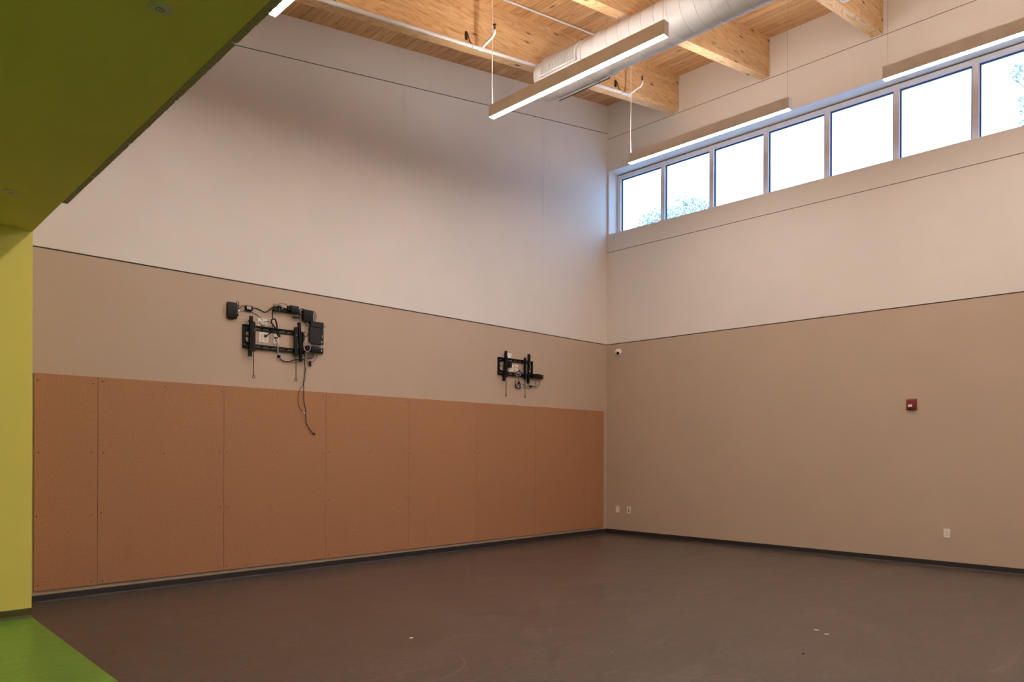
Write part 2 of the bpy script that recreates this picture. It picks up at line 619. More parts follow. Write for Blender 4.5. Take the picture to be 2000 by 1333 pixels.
# dark reveals and joint lines
k = 0
def trim(mb, mat):
    global k
    k += 1
    return struct('trim_%d' % k, mb, mat)
mb = MB(); mb.box((edge_x(0), 0.012, Z_REV - 0.002), (0.06, 0.06, Z_REV + 0.016)); trim(mb, M['reveal'])
mb = MB(); mb.box((0.012, 0.012, Z_REV - 0.002), (0.06, REAR_Y, Z_REV + 0.016)); trim(mb, M['reveal'])
zs = lambda x: 6.932 + SLOPE * x
mb = MB(); mb.prism([(-8.6, zs(-8.6)), (0, zs(0)), (0, zs(0) + 0.009), (-8.6, zs(-8.6) + 0.009)], 'y', -0.0035, 0.01); trim(mb, M['caulk'])
mb = MB(); mb.box((-0.0012, 0, 6.828), (0.01, REAR_Y, 6.836)); trim(mb, M['caulk'])
mb = MB(); mb.box((-0.0012, 0, 4.860), (0.01, REAR_Y, 4.869)); trim(mb, M['caulk'])
for xj in (-4.31, -1.615):          # taped joints between the wall boards
    mb = MB()
    mb.prism([(xj - 0.05, 0.004), (xj - 0.05, 0.0), (xj - 0.02, -0.0022), (xj + 0.02, -0.0022), (xj + 0.05, 0.0), (xj + 0.05, 0.004)], 'z', 4.2, roof_z(xj) - 0.02)
    trim(mb, M['white_paint'])

# roof deck: boards run along y
mb = MB()
mb.prism([(WEST_X - 0.3, roof_z(WEST_X - 0.3)), (0.3, roof_z(0.3)), (0.3, roof_z(0.3) + 0.25), (WEST_X - 0.3, roof_z(WEST_X - 0.3) + 0.25)], 'y', REAR_Y - 0.3, 0.28)
struct('ceiling', mb, M['deck'])

# green entry zone: its low ceiling, upstand and end wall
mb = MB()
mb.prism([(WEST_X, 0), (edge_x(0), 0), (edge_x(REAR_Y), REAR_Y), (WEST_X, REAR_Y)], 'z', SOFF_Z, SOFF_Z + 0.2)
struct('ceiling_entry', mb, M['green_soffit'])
mb = MB()
mb.prism([(edge_x(0) - 0.15, 0), (edge_x(0), 0), (edge_x(REAR_Y), REAR_Y), (edge_x(REAR_Y) - 0.15, REAR_Y)], 'z', SOFF_Z + 0.2, roof_z(-8.75))
struct('wall_upstand', mb, M['white_paint'])
mb = MB()
mb.box((WEST_X, GREEN_Y, 0), (edge_x(GREEN_Y), 0, SOFF_Z))
struct('wall_entry', mb, M['green_paint'])


def baseboard(name, prof, axis, a, b, mat):
    mb = MB()
    mb.prism(prof, axis, a, b)
    return struct(name, mb, mat)


HB = 0.076
cove = [(0.0, 0.0), (0.0, HB), (0.004, HB), (0.006, HB - 0.006), (0.006, 0.020), (0.009, 0.010), (0.016, 0.003), (0.021, 0.0)]
baseboard('baseboard_left', [(-d, z) for d, z in cove], 'x', edge_x(0), 0, M['base_dark'])
baseboard('baseboard_right', [(-d, z) for d, z in cove], 'y', 0.0, REAR_Y, M['base_dark'])
baseboard('baseboard_entry', [(GREEN_Y - d, z) for d, z in cove], 'x', WEST_X, edge_x(GREEN_Y), M['base_bounce'])

# ------------------------------------------------------------------ clerestory window
FX = 0.235                 # face of the frame, set back in the wall
PITCH, N_PANE = 0.8985, 10
mb = MB()
y_first = -0.075
ys = [y_first - PITCH * i for i in range(N_PANE + 1)]
SW = 0.036
for i, y in enumerate(ys):
    mb.box((FX, y + SW, W_Z0 + 0.0), (FX + 0.075, y - SW, W_Z1 - 0.020))
for i in range(N_PANE):
    mb.box((FX + 0.004, ys[i] - SW, W_Z1 - 0.085), (FX + 0.075, ys[i + 1] + SW, W_Z1 - 0.020))
    mb.box((FX + 0.004, ys[i] - SW, W_Z0), (FX + 0.075, ys[i + 1] + SW, W_Z0 + 0.06))
win = struct('window_1', mb, M['frame_white'])
mb = MB()
for i in range(N_PANE):
    ya, yb = ys[i] - SW, ys[i + 1] + SW
    g = 0.016
    z0, z1 = W_Z0 + 0.06, W_Z1 - 0.085
    for q in ((ya, ya - g, z0, z1), (yb + g, yb, z0, z1), (ya - g, yb + g, z1 - g, z1), (ya - g, yb + g, z0, z0 + g)):
        mb.box((FX + 0.035, q[0], q[2]), (FX + 0.06, q[1], q[3]))
sl = MB().box((FX + 0.014, W_Y0, W_Z1 - 0.020), (FX + 0.07, W_Y1, W_Z1)).build('head_shadow_line', M['caulk'], win)  # fills the head gap; its dark colour stands in for the gap's shadow
o = mb.build('gasket', M['gasket'], win)
o['label'] = 'dark gasket round the panes'
for i in range(N_PANE):
    mb = MB()
    mb.box((FX + 0.042, ys[i] - SW - 0.008, W_Z0 + 0.068), (FX + 0.048, ys[i + 1] + SW + 0.008, W_Z1 - 0.093))
    mb.build('window_pane', M['glass'], win)

# ------------------------------------------------------------------ roof beams
BEAM_H = 0.57


def beam(y_near, y_far, label):
    mb = MB()
    mb.prism([(-8.75, roof_z(-8.75) - BEAM_H), (0.0, roof_z(0) - BEAM_H), (0.0, roof_z(0) + 0.01), (-8.75, roof_z(-8.75) + 0.01)], 'y', y_near, y_far)
    o = mb.build('roof_beam', M['beam'], None)
    return tag(o, label, 'beam', 'glued timber roof beams')


beam(-1.43, -1.295, 'glued pine roof beam nearest the left wall, white pipe running along it')
beam(-2.94, -2.805, 'glued pine roof beam in the middle, ending above the nearer window lamp')
beam(-4.48, -4.345, 'glued pine roof beam at the top right, third from the left wall')
# thin white seats where the beams meet the wall
for y0, y1 in ((-1.43, -1.295), (-2.94, -2.805), (-4.48, -4.345)):
    mb = MB()
    mb.box((-0.012, y0 - 0.012, roof_z(0) - BEAM_H - 0.014), (0.0, y1 + 0.004, roof_z(0) - BEAM_H - 0.002))
    mb.box((-0.010, y0 - 0.012, roof_z(0) - BEAM_H - 0.004), (0.0, y0 - 0.001, roof_z(0)))
    trim(mb, M['white_paint'])

# ------------------------------------------------------------------ fibreboard panels
xs = [-8.474, -7.953, -6.729, -5.4915, -4.260, -3.0485, -1.824, -0.610, -0.097]
PZ0, PZ1, PT = 0.114, 2.108, 0.019
lab = ['narrow brown fibreboard panel at the left end beside the yellow-green wall',
       'brown fibreboard panel left of the hanging black cable, second from the left end',
       'brown fibreboard panel with the black cable hanging over its top edge',
       'brown fibreboard panel just right of the hanging black cable, fourth from left',
       'brown fibreboard panel in the middle of the row, fifth from left',
       'brown fibreboard panel directly under the far bracket',
       'brown fibreboard panel second from the room corner',
       'narrow brown fibreboard panel at the room corner end of the row']
screw_rows = [2.055, 1.385, 0.80, 0.157]
for i in range(8):
    x0, x1 = xs[i] + 0.0012, xs[i + 1] - 0.0012
    p = MB().box((x0, -PT, PZ0), (x1, 0.0, PZ1), 0.0015).build('wall_panel', M['mdf'], None, loc=(x0, 0, PZ0))
    tag(p, lab[i], 'panel', 'fibreboard panels on the left wall')
    cols = [x0 + 0.038, (x0 + x1) / 2, x1 - 0.038] if x1 - x0 > 0.7 else [x0 + 0.03, x1 - 0.042]
    for z in screw_rows:
        for q, xc in enumerate(cols):
            if len(cols) == 3 and q == 1 and z == 0.80:
                continue
            s = MB().lathe([(0, 0.0058), (0.0012, 0.0058), (0.0016, 0.003)], (xc + random.uniform(-.012, .012), -PT + 0.0003, z + random.uniform(-.015, .015)), (0, -1, 0), 8)
            s.build('screw', M['screw'], p)

# ------------------------------------------------------------------ wood-wool boards on the upstand
yb_ = [-1.535, -2.275, -3.02, -3.775, -4.53, -5.285]
lab = ['grey wood-wool board on the upstand, its end nearest the left wall',
       'grey wood-wool board, second along the soffit edge from the left wall',
       'grey wood-wool board, third along the soffit edge from the left wall',
       'grey wood-wool board, fourth along the soffit edge, just before the joint line of the wall',
       'grey wood-wool board by the lamp at the top of the picture']
rnd = random.Random(3)
for i in range(5):
    y0, y1 = yb_[i] - 0.003, yb_[i + 1] + 0.003
    bm = bmesh.new()
    ny = int(abs(y1 - y0) / 0.011)
    zz = [SOFF_Z + 0.004, SOFF_Z + 0.012, SOFF_Z + 0.03, SOFF_Z + 0.10, SOFF_Z + 0.8, 5.6]
    th = 0.040
    front = []
    for j in range(ny + 1):
        y = y0 + (y1 - y0) * j / ny
        ex = edge_x(y)
        front.append([bm.verts.new((ex + th + rnd.uniform(-0.0022, 0.0016) * (1 if a < 4 else 0.5) - (0.006 if j in (0, ny) and a < 4 else 0), y, z)) for a, z in enumerate(zz)])
    back = [[bm.verts.new((edge_x(y0 + (y1 - y0) * j / ny) + 0.0005, y0 + (y1 - y0) * j / ny, z)) for z in (zz[0], zz[-1])] for j in range(ny + 1)]
    for j in range(ny):
        for a in range(len(zz) - 1):
            bm.faces.new((front[j][a], front[j][a + 1], front[j + 1][a + 1], front[j + 1][a]))
        bm.faces.new((front[j][0], front[j + 1][0], back[j + 1][0], back[j][0]))
        bm.faces.new((front[j][-1], back[j][1], back[j + 1][1], front[j + 1][-1]))
        bm.faces.new((back[j][0], back[j + 1][0], back[j + 1][1], back[j][1]))
    bm.faces.new(front[0] + [back[0][1], back[0][0]])
    bm.faces.new(front[-1][::-1] + [back[-1][0], back[-1][1]])
    mb = MB(); mb.bm.free(); mb.bm = bm
    o = mb.build('acoustic_board', M['fibre'], None)
    tag(o, lab[i], 'acoustic board', 'wood-wool boards on the upstand')

# flat covers in the green ceiling
def cover(x, y, label):
    t_ = thing('sprinkler_cover', label, 'ceiling fitting', (x, y, SOFF_Z), 'flat covers in the green ceiling')
    MB().lathe([(0.0, 0.047), (0.004, 0.047), (0.0065, 0.044), (0.0068, 0.0165), (0.0068, 0.0)], (x, y, SOFF_Z), (0, 0, -1), 40).build('cover_plate', M['cover'], t_, True)
    r = MB()
    r.tube([(x + 0.0155 * math.cos(a * math.pi / 14), y + 0.0155 * math.sin(a * math.pi / 14), SOFF_Z - 0.0068) for a in range(28)], 0.0011, 6, close=True)
    r.build('centre_ring', M['dark_grey'], t_)
    MB().lathe([(0, 0.002), (0.0008, 0.002), (0.001, 0.001)], (x, y, SOFF_Z - 0.0066), (0, 0, -1), 10).build('centre_dot', M['dark_grey'], t_)


cover(-8.958, -4.572, 'round off-white cover plate in green ceiling, larger one at the top of the picture')
cover(-8.935, -1.557, 'round off-white cover plate in green ceiling, far one above the yellow-green wall')

# ------------------------------------------------------------------ linear pendant lamps
LW, LH = 0.076, 0.136


def pendant(xc, y_far, y_near, z, label, cords):
    t_ = thing('pendant_lamp', label, 'lamp', (xc, (y_far + y_near) / 2, z), 'linear pendant lamps')
    h = LW / 2
    wl = 0.004
    mb = MB()                                  # a channel: two sides, inner floor between the lenses
    mb.box((xc - h, y_near, z), (xc - h + wl, y_far, z + LH))
    mb.box((xc + h - wl, y_near, z), (xc + h, y_far, z + LH))
    mb.box((xc - h + wl, y_near, z + 0.02), (xc + h - wl, y_far, z + LH - 0.02))
    mb.build('housing', M['lamp_metal'], t_)
    for ya, yb2 in ((y_near - 0.006, y_near), (y_far, y_far + 0.006)):
        MB().box((xc - h, ya, z), (xc + h, yb2, z + LH), 0.001).build('end_cap', M['lamp_end'], t_)
    MB().box((xc - h + wl, y_near, z - 0.002), (xc + h - wl, y_far, z + 0.012)).build('lower_lens', M['lens_down_window' if xc > -2 else 'lens_down'], t_)
    MB().box((xc - h + wl, y_near, z + LH - 0.014), (xc + h - wl, y_far, z + LH - 0.004)).build('upper_lens', M['lens_up_window' if xc > -2 else 'lens_up'], t_)
    for y, kind in cords:
        top = roof_z(xc) - 0.002
        if kind == 'cord':
            pts = [(xc + 0.006, y, z + LH - 0.01), (xc + 0.002, y + 0.006, z + LH + 0.05), (xc, y + 0.012, z + LH + 0.3), (xc, y + 0.006, (z + top) / 2 + 0.15), (xc, y + 0.012, top)]
            o = MB().tube(pts, 0.0055, 8, 8).build('power_cord', M['cord'], t_, True)
        else:
            o = MB().tube([(xc, y, z + LH - 0.01), (xc, y, top)], 0.0017, 6).build('suspension_wire', M['wire'], t_)
        MB().lathe([(0, 0.005), (0.02, 0.005), (0.024, 0.003)], (xc, y, z + LH - 0.008), (0, 0, 1), 12).build('cable_grip', M['chrome'], t_, True)
        MB().lathe([(0, 0.03), (0.02, 0.03), (0.026, 0.024)], (xc, y, top - 0.02), (0, 0, 1), 20).build('ceiling_canopy', M['white_metal'], t_, True)
    return t_


ca = lambda yf, yn: [(yf - 0.02, 'cord'), (yn + 0.03, 'wire')]
pendant(-7.085, -1.802, -4.11, 5.200, 'linear pendant lamp at the very top left, glowing end beside the wood-wool board', ca(-1.802, -4.11))
pendant(-4.330, -1.668, -4.012, 5.250, 'linear pendant lamp in front of the round duct', ca(-1.668, -4.012))
pendant(-1.615, -1.646, -3.966, 5.500, 'linear pendant lamp before the left panes of the window band, white cord at left', ca(-1.646, -3.966))
pendant(-1.540, -4.993, -7.310, 5.500, 'linear pendant lamp at the right edge before the window band, cut by the frame', [(-5.03, 'wire'), (-7.28, 'wire')])
# the rows go on behind the frame's edge; the third lamps are added fill
pendant(-4.330, -5.030, -7.370, 5.250, 'lamp continuing the duct-side row outside the picture', ca(-5.03, -7.37))
pendant(-7.085, -5.150, -7.460, 5.200, 'lamp continuing the row by the upstand outside the picture', ca(-5.15, -7.46))
pendant(-4.330, -8.390, -10.73, 5.250, 'added third lamp of the duct-side row, unseen fill light', ca(-8.39, -10.73))
pendant(-7.085, -8.500, -10.81, 5.200, 'added third lamp of the row by the upstand, unseen fill light', ca(-8.5, -10.81))
pendant(-1.540, -8.340, -10.66, 5.500, 'added third lamp of the window row, unseen fill light', [(-8.37, 'wire'), (-10.6, 'wire')])

# added fill panels under the green ceiling, behind the camera, brighten lower walls
for i, (x, y, lb) in enumerate(((-12.6, -4.6, 'added fill panel under the green ceiling, out of view, nearest the yellow-green wall'),
                                (-12.6, -7.6, 'added fill panel under the green ceiling, out of view, left of the camera'),
                                (-12.6, -10.6, 'added fill panel under the green ceiling, out of view, farthest back'),
                                (-10.2, -10.6, 'added fill panel under the green ceiling, out of view, behind the camera'))):
    t_ = thing('fill_panel', lb, 'lamp', (x, y, SOFF_Z), 'added fill panels under the green ceiling')
    mb = MB()
    for q in ((-0.62, -0.32, 0.62, -0.29), (-0.62, 0.29, 0.62, 0.32), (-0.62, -0.29, -0.59, 0.29), (0.59, -0.29, 0.62, 0.29)):
        mb.box((x + q[0], y + q[1], SOFF_Z - 0.02), (x + q[2], y + q[3], SOFF_Z))
    mb.build('fill_frame', M['white_metal'], t_)
    MB().box((x - 0.59, y - 0.29, SOFF_Z - 0.012), (x + 0.59, y + 0.29, SOFF_Z - 0.002)).build('fill_lens', M['fill_entry'], t_)

# ------------------------------------------------------------------ spiral duct
DX, DZ, DR = -3.465, 5.952, 0.229
D_END = -1.715
t_ = thing('air_duct', 'large white round spiral duct hung under the roof beams', 'duct', (DX, -4.0, DZ))


def duct_run(r0, y0, y1, k=64):
    return MB().lathe([(0, r0), (abs(y1 - y0), r0)], (DX, y0, DZ), (0, -1, 0), k)


# end piece with closed cap
MB().lathe([(0.0, 0.02), (0.0, DR - 0.014), (0.006, DR - 0.006), (0.012, DR - 0.006), (0.15, DR - 0.006)], (DX, D_END, DZ), (0, -1, 0), 64).build('duct_end_cap', M['duct_metal'], t_, True)
duct_run(DR - 0.003, D_END - 0.15, -2.66).build('duct_end_section', M['duct_metal'], t_, True)
# long run with a raised helical seam
duct_run(DR, -2.66, REAR_Y).build('duct_run', M['duct_metal'], t_, True)
pts = []
turns = 62
for j in range(turns * 40):
    a = j / 40 * 2 * math.pi
    y = -2.74 - 0.155 * j / 40
    if y < REAR_Y + 0.05:
        break
    pts.append((DX + (DR + 0.0006) * math.cos(a), y, DZ + (DR + 0.0006) * math.sin(a)))
MB().tube(pts, 0.0035, 6).build('spiral_seam', M['duct_metal'], t_, True)
# joint collar and clamp band
MB().lathe([(0, DR), (0.0, DR + 0.018), (0.010, DR + 0.022), (0.05, DR + 0.012), (0.075, DR)], (DX, -2.655, DZ), (0, -1, 0), 64).build('joint_collar', M['duct_metal'], t_, True)
MB().lathe([(0, DR - 0.004), (0.0, DR + 0.008), (0.03, DR + 0.008), (0.03, DR - 0.004)], (DX, -2.43, DZ), (0, -1, 0), 64).build('clamp_band', M['duct_metal'], t_, True)


def grille(a0, a1, ya, yb2, name):
    """curved register: frame standing proud of the duct, upright blades and one damper row"""
    root = None
    mb = MB()
    R0, R1 = DR - 0.004, DR + 0.020

    def P(r, a, y):
        return (DX + r * math.cos(a), y, DZ + r * math.sin(a))

    def arc_bar(aa, ab, y0_, y1_, r0=R0, r1=R1, seg=10):
        rings = []
        for j in range(seg + 1):
            a = aa + (ab - aa) * j / seg
            rings.append([P(r0, a, y0_), P(r1, a, y0_), P(r1, a, y1_), P(r0, a, y1_)])
        mb.ring_sweep(rings)
    arc_bar(a0, a1, ya, ya - 0.02)
    arc_bar(a0, a1, yb2 + 0.02, yb2)
    da = 0.08
    arc_bar(a0, a0 + da, ya, yb2)
    arc_bar(a1 - da, a1, ya, yb2)
    root = mb.build(name, M['duct_metal'], t_)
    mb = MB()
    n_ = 22
    for i in range(n_):
        y = ya - 0.024 - (abs(yb2 - ya) - 0.048) * (i + 0.5) / n_
        arc_bar(a0 + da, a1 - da, y + 0.0045, y - 0.0045, R0, DR + 0.014)
    mb.build('grille_blade', M['duct_metal'], root)['kind'] = 'stuff'
    mb = MB()
    arc_bar(a0 + da, a1 - da, ya - 0.02, yb2 + 0.02, DR - 0.003, DR - 0.0005)
    mb.build('grille_backing', M['lamp_metal'], root)


grille(math.radians(118), math.radians(195), -1.84, -2.40, 'supply_grille')
grille(math.radians(-58), math.radians(-15), -1.84, -2.60, 'supply_grille')
MB().tube([(DX + (DR + 0.023) * math.cos(math.radians(-60)), y, DZ + (DR + 0.023) * math.sin(math.radians(-60))) for y in (-1.83, -2.61)], 0.006, 6).build('gasket_strip', M['dark_steel'], t_)
for y in (-2.69, -2.83):
    MB().tube([(DX - 0.02, y, DZ + DR), (DX - 0.04, y - 0.03, roof_z(DX))], 0.002, 6).build('hanger_wire', M['wire'], t_)
for y in (-4.2, -5.6):
    MB().tube([(DX - 0.02, y, DZ + DR), (DX - 0.04, y - 0.03, roof_z(DX))], 0.002, 6).build('hanger_wire', M['wire'], t_)

# ------------------------------------------------------------------ sprinkler pipe along the first beam
PY_ = -1.515
pz = lambda x: 6.818 + SLOPE * x
t_ = thing('sprinkler_pipe', 'white sprinkler pipe running along the first roof beam', 'pipe', (-4.0, PY_, pz(-4.0)))
MB().tube([(-8.55, PY_, pz(-8.55)), (-1.46, PY_, pz(-1.46))], 0.0215, 16).build('main_pipe', M['white_metal'], t_, True)
for xb, dz in ((-4.36, 0.062), (-1.46, 0.058)):
    zb = pz(xb)
    MB().tube([(xb - 0.045, PY_, pz(xb - 0.045)), (xb + 0.04, PY_, pz(xb + 0.04))], 0.028, 16).build('pipe_tee', M['white_metal'], t_, True)
    br = MB().tube([(xb, PY_, zb), (xb, PY_ - 0.15, zb + dz * 0.75), (xb, PY_ - 0.20, zb + dz), (xb, PY_ - 0.225, zb + dz + 0.025), (xb, PY_ - 0.23, zb + dz + 0.06)], 0.0165, 14, 4).build('branch_pipe', M['white_metal'], t_, True)
    hz = zb + dz + 0.06
    hp = Vector((xb, PY_ - 0.23, hz))
    mb = MB()
    mb.lathe([(0, 0.010), (0.03, 0.010), (0.032, 0.006), (0.05, 0.004)], hp, (0, 0, 1), 12)
    mb.tube([hp + Vector((0.012, 0, 0.028)), hp + Vector((0.016, 0, 0.045)), hp + Vector((0, 0, 0.062))], 0.003, 6, 4)
    mb.tube([hp + Vector((-0.012, 0, 0.028)), hp + Vector((-0.016, 0, 0.045)), hp + Vector((0, 0, 0.062))], 0.003, 6, 4)
    mb.lathe([(0.062, 0.018), (0.065, 0.020), (0.067, 0.004)], hp, (0, 0, 1), 14)
    mb.build('sprinkler_head', M['dark_steel'], br, True)
for xh in (-6.30, -4.52, -1.68):
    zb = pz(xh)
    mb = MB()
    mb.box((xh - 0.013, -1.452, zb + 0.10), (xh + 0.013, -1.43, zb + 0.19), 0.002)
    mb.tube([(xh, -1.46, zb + 0.17), (xh + 0.01, -1.49, zb + 0.06), (xh + 0.012, PY_, zb + 0.03)], 0.006, 8)
    o = mb.build('pipe_hanger', M['dark_steel'], t_)
    MB().tube([(xh + 0.02, PY_ + 0.0255 * math.cos(a * math.pi / 10), pz(xh + 0.02) + 0.0255 * math.sin(a * math.pi / 10)) for a in range(20)], 0.0045, 6, close=True).build('hanger_ring', M['white_metal'], o, True)

# thin conduit on the deck between the first two beams
mb = MB()
zc = lambda x: roof_z(x) - 0.013
mb.tube([(-6.5, -1.64, zc(-6.5)), (-1.9, -1.64, zc(-1.9))], 0.0125, 12)
o = mb.build('conduit', M['white_metal'], None, True)
tag(o, 'thin white conduit on the deck boards between the first two beams', 'conduit')
for xq in (-3.62, -2.62):
    MB().tube([(xq, -1.64 + 0.0155 * math.cos(a * math.pi / 8), zc(xq) + 0.0155 * math.sin(a * math.pi / 8)) for a in range(16)], 0.005, 6, close=True).build('conduit_strap', M['white_metal'], o, True)
# pipe end by the third beam
mb = MB()
mb.tube([(-1.72, -4.60, 7.13), (-1.72, -4.60, 6.54), (-1.72, -4.605, 6.485), (-1.72, -4.63, 6.462), (-1.72, -4.67, 6.46), (-1.72, -4.70, 6.46)], 0.024, 14, 4)
o = mb.build('sprinkler_branch', M['white_metal'], None, True)
tag(o, 'white pipe elbow peeping in at the top edge by the third beam', 'pipe')

# ------------------------------------------------------------------ display brackets on the left wall
def tv_mount(cx, cz, label, arms, reach):
    t_ = thing('display_bracket', label, 'bracket', (cx, 0.0, cz), 'empty display brackets')
    HX, HZ = 0.373, 0.125
    y1, y0 = -0.022, -0.0005
    mb = MB()
    # the two rails, each a lipped strip with long slots
    for zc_ in (HZ - 0.024, -HZ + 0.024):
        mb.box((cx - HX, y1, cz + zc_ + 0.008), (cx + HX, y0, cz + zc_ + 0.024), 0.001)
        mb.box((cx - HX, y1 + 0.012, cz + zc_ - 0.026), (cx + HX, y0, cz + zc_ - 0.008), 0.001)
        for q in range(8):
            xq = cx - HX + 0.03 + q * (2 * HX - 0.06) / 7
            mb.box((xq - 0.014, y1 + 0.014, cz + zc_ - 0.009), (xq + 0.014, y0, cz + zc_ + 0.009))
        s = 1 if zc_ > 0 else -1
        mb.box((cx - HX, -0.034, cz + s * HZ - 0.003), (cx + HX, y0, cz + s * HZ + 0.003), 0.001)
    # end plates with a D-shaped opening
    for s in (-1, 1):
        xe = cx + s * HX
        xi = cx + s * (HX - 0.022)
        mb.box((min(xe, xi), y1, cz - HZ), (max(xe, xi), y0, cz + HZ), 0.001)
        xj = cx + s * (HX - 0.075)
        for zz0, zz1 in ((0.065, HZ - 0.04), (-HZ + 0.04, -0.065)):
            mb.box((min(xi, xj), y1 + 0.01, cz + zz0), (max(xi, xj), y0, cz + zz1))
        pts = [Vector((xi - s * 0.05, -0.010, cz + 0.07)), Vector((xi - s * 0.015, -0.010, cz + 0.055)), Vector((xi - s * 0.004, -0.010, cz)), Vector((xi - s * 0.015, -0.010, cz - 0.055)), Vector((xi - s * 0.05, -0.010, cz - 0.07))]
        mb.tube(pts, 0.009, 6, 5)
    mb.build('wall_plate', M['black_metal'], t_)
    for s in (-1, 1):
        b = MB().lathe([(0, 0.013), (0.006, 0.013), (0.008, 0.006)], (cx + s * (HX - 0.045), -0.004, cz + 0.005), (0, -1, 0), 12)
        b.box((cx + s * (HX - 0.07), -0.004, cz - 0.002), (cx + s * (HX - 0.02), -0.001, cz + 0.012))
        b.build('lag_bolt', M['black_metal'], t_)
        o = MB().lathe([(0, 0.007), (0.004, 0.007), (0.006, 0.003)], (cx + s * (HX - 0.02), -0.022, cz - HZ + 0.035), (0, -1, 0), 12).build('screw_head', M['chrome'], t_)
    for ax, hx, lean in arms:
        x = cx + ax
        mb = MB()
        # arm: U channel with a row of mounting holes in its front web
        for xs_ in (-0.014, 0.011):
            mb.prism([(x + xs_ - lean, cz + 0.225), (x + xs_ + 0.003 - lean, cz + 0.225), (x + xs_ + 0.003 + lean, cz - 0.225), (x + xs_ + lean, cz - 0.225)], 'y', -0.072, -0.036)
        # two strips joined by bars: mounting holes above, one long slot below
        for u0, u1 in ((-0.0112, -0.0042), (0.0042, 0.0112)):
            mb.prism([(x + u0 - lean, cz + 0.222), (x + u1 - lean, cz + 0.222), (x + u1 + lean, cz - 0.222), (x + u0 + lean, cz - 0.222)], 'y', -0.0715, -0.069)
        for za in [0.222 - 0.021 * q for q in range(11)] + [-0.06, -0.14, -0.215]:
            lx = -lean * za / 0.225
            mb.box((x - 0.0044 + lx, -0.0710, cz + za - 0.011), (x + 0.0044 + lx, -0.0692, cz + za))
        a = mb.build('bracket_arm', M['black_metal'], t_)
        MB().tube([(x - 0.028 - lean * 0.6, -0.055, cz + 0.165), (x - 0.010 - lean * 0.6, -0.055, cz + 0.165)], 0.008, 10).build('tilt_knob', M['black'], a)
        # latch housing that hooks on the rails
        x2 = cx + hx
        mb = MB()
        mb.box((x2 - 0.019, -0.066, cz - 0.165), (x2 + 0.019, -0.034, cz + 0.155), 0.004)
        mb.box((x2 - 0.011, -0.062, cz + 0.15), (x2 + 0.011, -0.040, cz + 0.168), 0.004)
        mb.box((min(x, x2), -0.052, cz + 0.09), (max(x, x2), -0.040, cz + 0.12))
        mb.box((min(x, x2), -0.052, cz - 0.12), (max(x, x2), -0.040, cz - 0.09))
        hs = mb.build('latch_housing', M['black_metal'], t_)
        MB().lathe([(0, 0.005), (0.002, 0.005)], (x2 + 0.005, -0.066, cz + 0.07), (0, -1, 0), 10).build('rivet', M['chrome'], hs)
        # pull cord and ring
        zr = cz - reach
        c_ = MB().tube([(x2 + 0.004, -0.048, cz - 0.16), (x2 + 0.006, -0.046, cz - 0.28), (x2 + 0.008, -0.042, zr + 0.016)], 0.0038, 7, 4).build('pull_cord', M['black'], t_, True)
        MB().tube([(x2 + 0.008 + 0.0145 * math.cos(a_ * math.pi / 12), -0.042, zr + 0.0145 * math.sin(a_ * math.pi / 12)) for a_ in range(24)], 0.0036, 7, close=True).build('pull_ring', M['black'], c_, True)
    return t_


tv_mount(-6.147, 2.670, 'black empty display bracket above the panels, nearer one crowded with boxes and cables',
         [(-0.302, -0.268, -0.006), (0.293, 0.243, 0.012)], 0.443)
tv_mount(-2.256, 2.678, 'black empty display bracket above the panels, far one nearer the room corner',
         [(-0.268, -0.240, -0.022), (0.240, 0.165, -0.008)], 0.432)


def wbox(F, X0, Y0, X1, Y1, d0, d1, bevel=0.003, mb=None):
    """a box on the left wall whose front face fills that place of the photograph"""
    p, q = F(X0, (Y0 + Y1) / 2, d1), F(X1, (Y0 + Y1) / 2, d1)
    u, v = F((X0 + X1) / 2, Y0, d1), F((X0 + X1) / 2, Y1, d1)
    mb = mb or MB()
    mb.box((p.x, -d1, v.z), (q.x, -d0, u.z), bevel)
    return mb


def cable(name, F, pts, r, mat, label=None, cat='cable', off=0.02, sm=6, parent=None, group=None):
    P = [F(p[0], p[1], p[2] if len(p) > 2 else off) for p in pts]
    loc = P[0].copy() if parent is None else None
    o = MB().tube(P, r, 8, sm).build(name, mat, parent, True, loc=loc)
    if label:
        tag(o, label, cat, group)
    return o


# --- wall plates behind the nearer bracket
def duplex(F, X, Y, w_, h_, parent, off):
    """one socket: two slots and an earth hole"""
    for dx in (-0.16, 0.10):
        wbox(F, X + dx * w_ - 3, Y - 0.22 * h_, X + dx * w_ + 3, Y + 0.02 * h_, off - 0.001, off + 0.0006, 0).build('slot', M['slot_dark'], parent)
    wbox(F, X - 5, Y + 0.12 * h_, X + 4, Y + 0.30 * h_, off - 0.001, off + 0.0006, 0).build('earth_hole', M['slot_dark'], parent)


p = wbox(A1, 700, 432, 853, 567, 0, 0.008, 0.002).build('cable_entry_plate', M['plate'], None)
tag(p, 'white wall plate with scooped cable hood above the nearer bracket', 'wall plate')
mb = MB()
c0 = A1(776, 492, 0.008)
rr = 0.048
rings = []
for j in range(9):
    a = math.pi * j / 8
    rings.append([(c0.x - rr * math.cos(a), -0.007, c0.z - 0.002), (c0.x - rr * math.cos(a), -0.030, c0.z - 0.004), (c0.x - (rr - 0.004) * math.cos(a), -0.030 + 0.004, c0.z - 0.040 * math.sin(a)), (c0.x - rr * math.cos(a), -0.007, c0.z - 0.050 * math.sin(a))])
mb.ring_sweep(rings)
mb.build('cable_hood', M['white_cable'], p, True)

p = wbox(A1, 716, 662, 868, 826, 0, 0.007, 0.002).build('power_outlet', M['plate'], None)
tag(p, 'white double-gang power outlet framed by the nearer bracket', 'outlet')
for X, Y in ((757, 716), (757, 778), (822, 786)):
    duplex(A1, X, Y, 60, 60, p, 0.007)

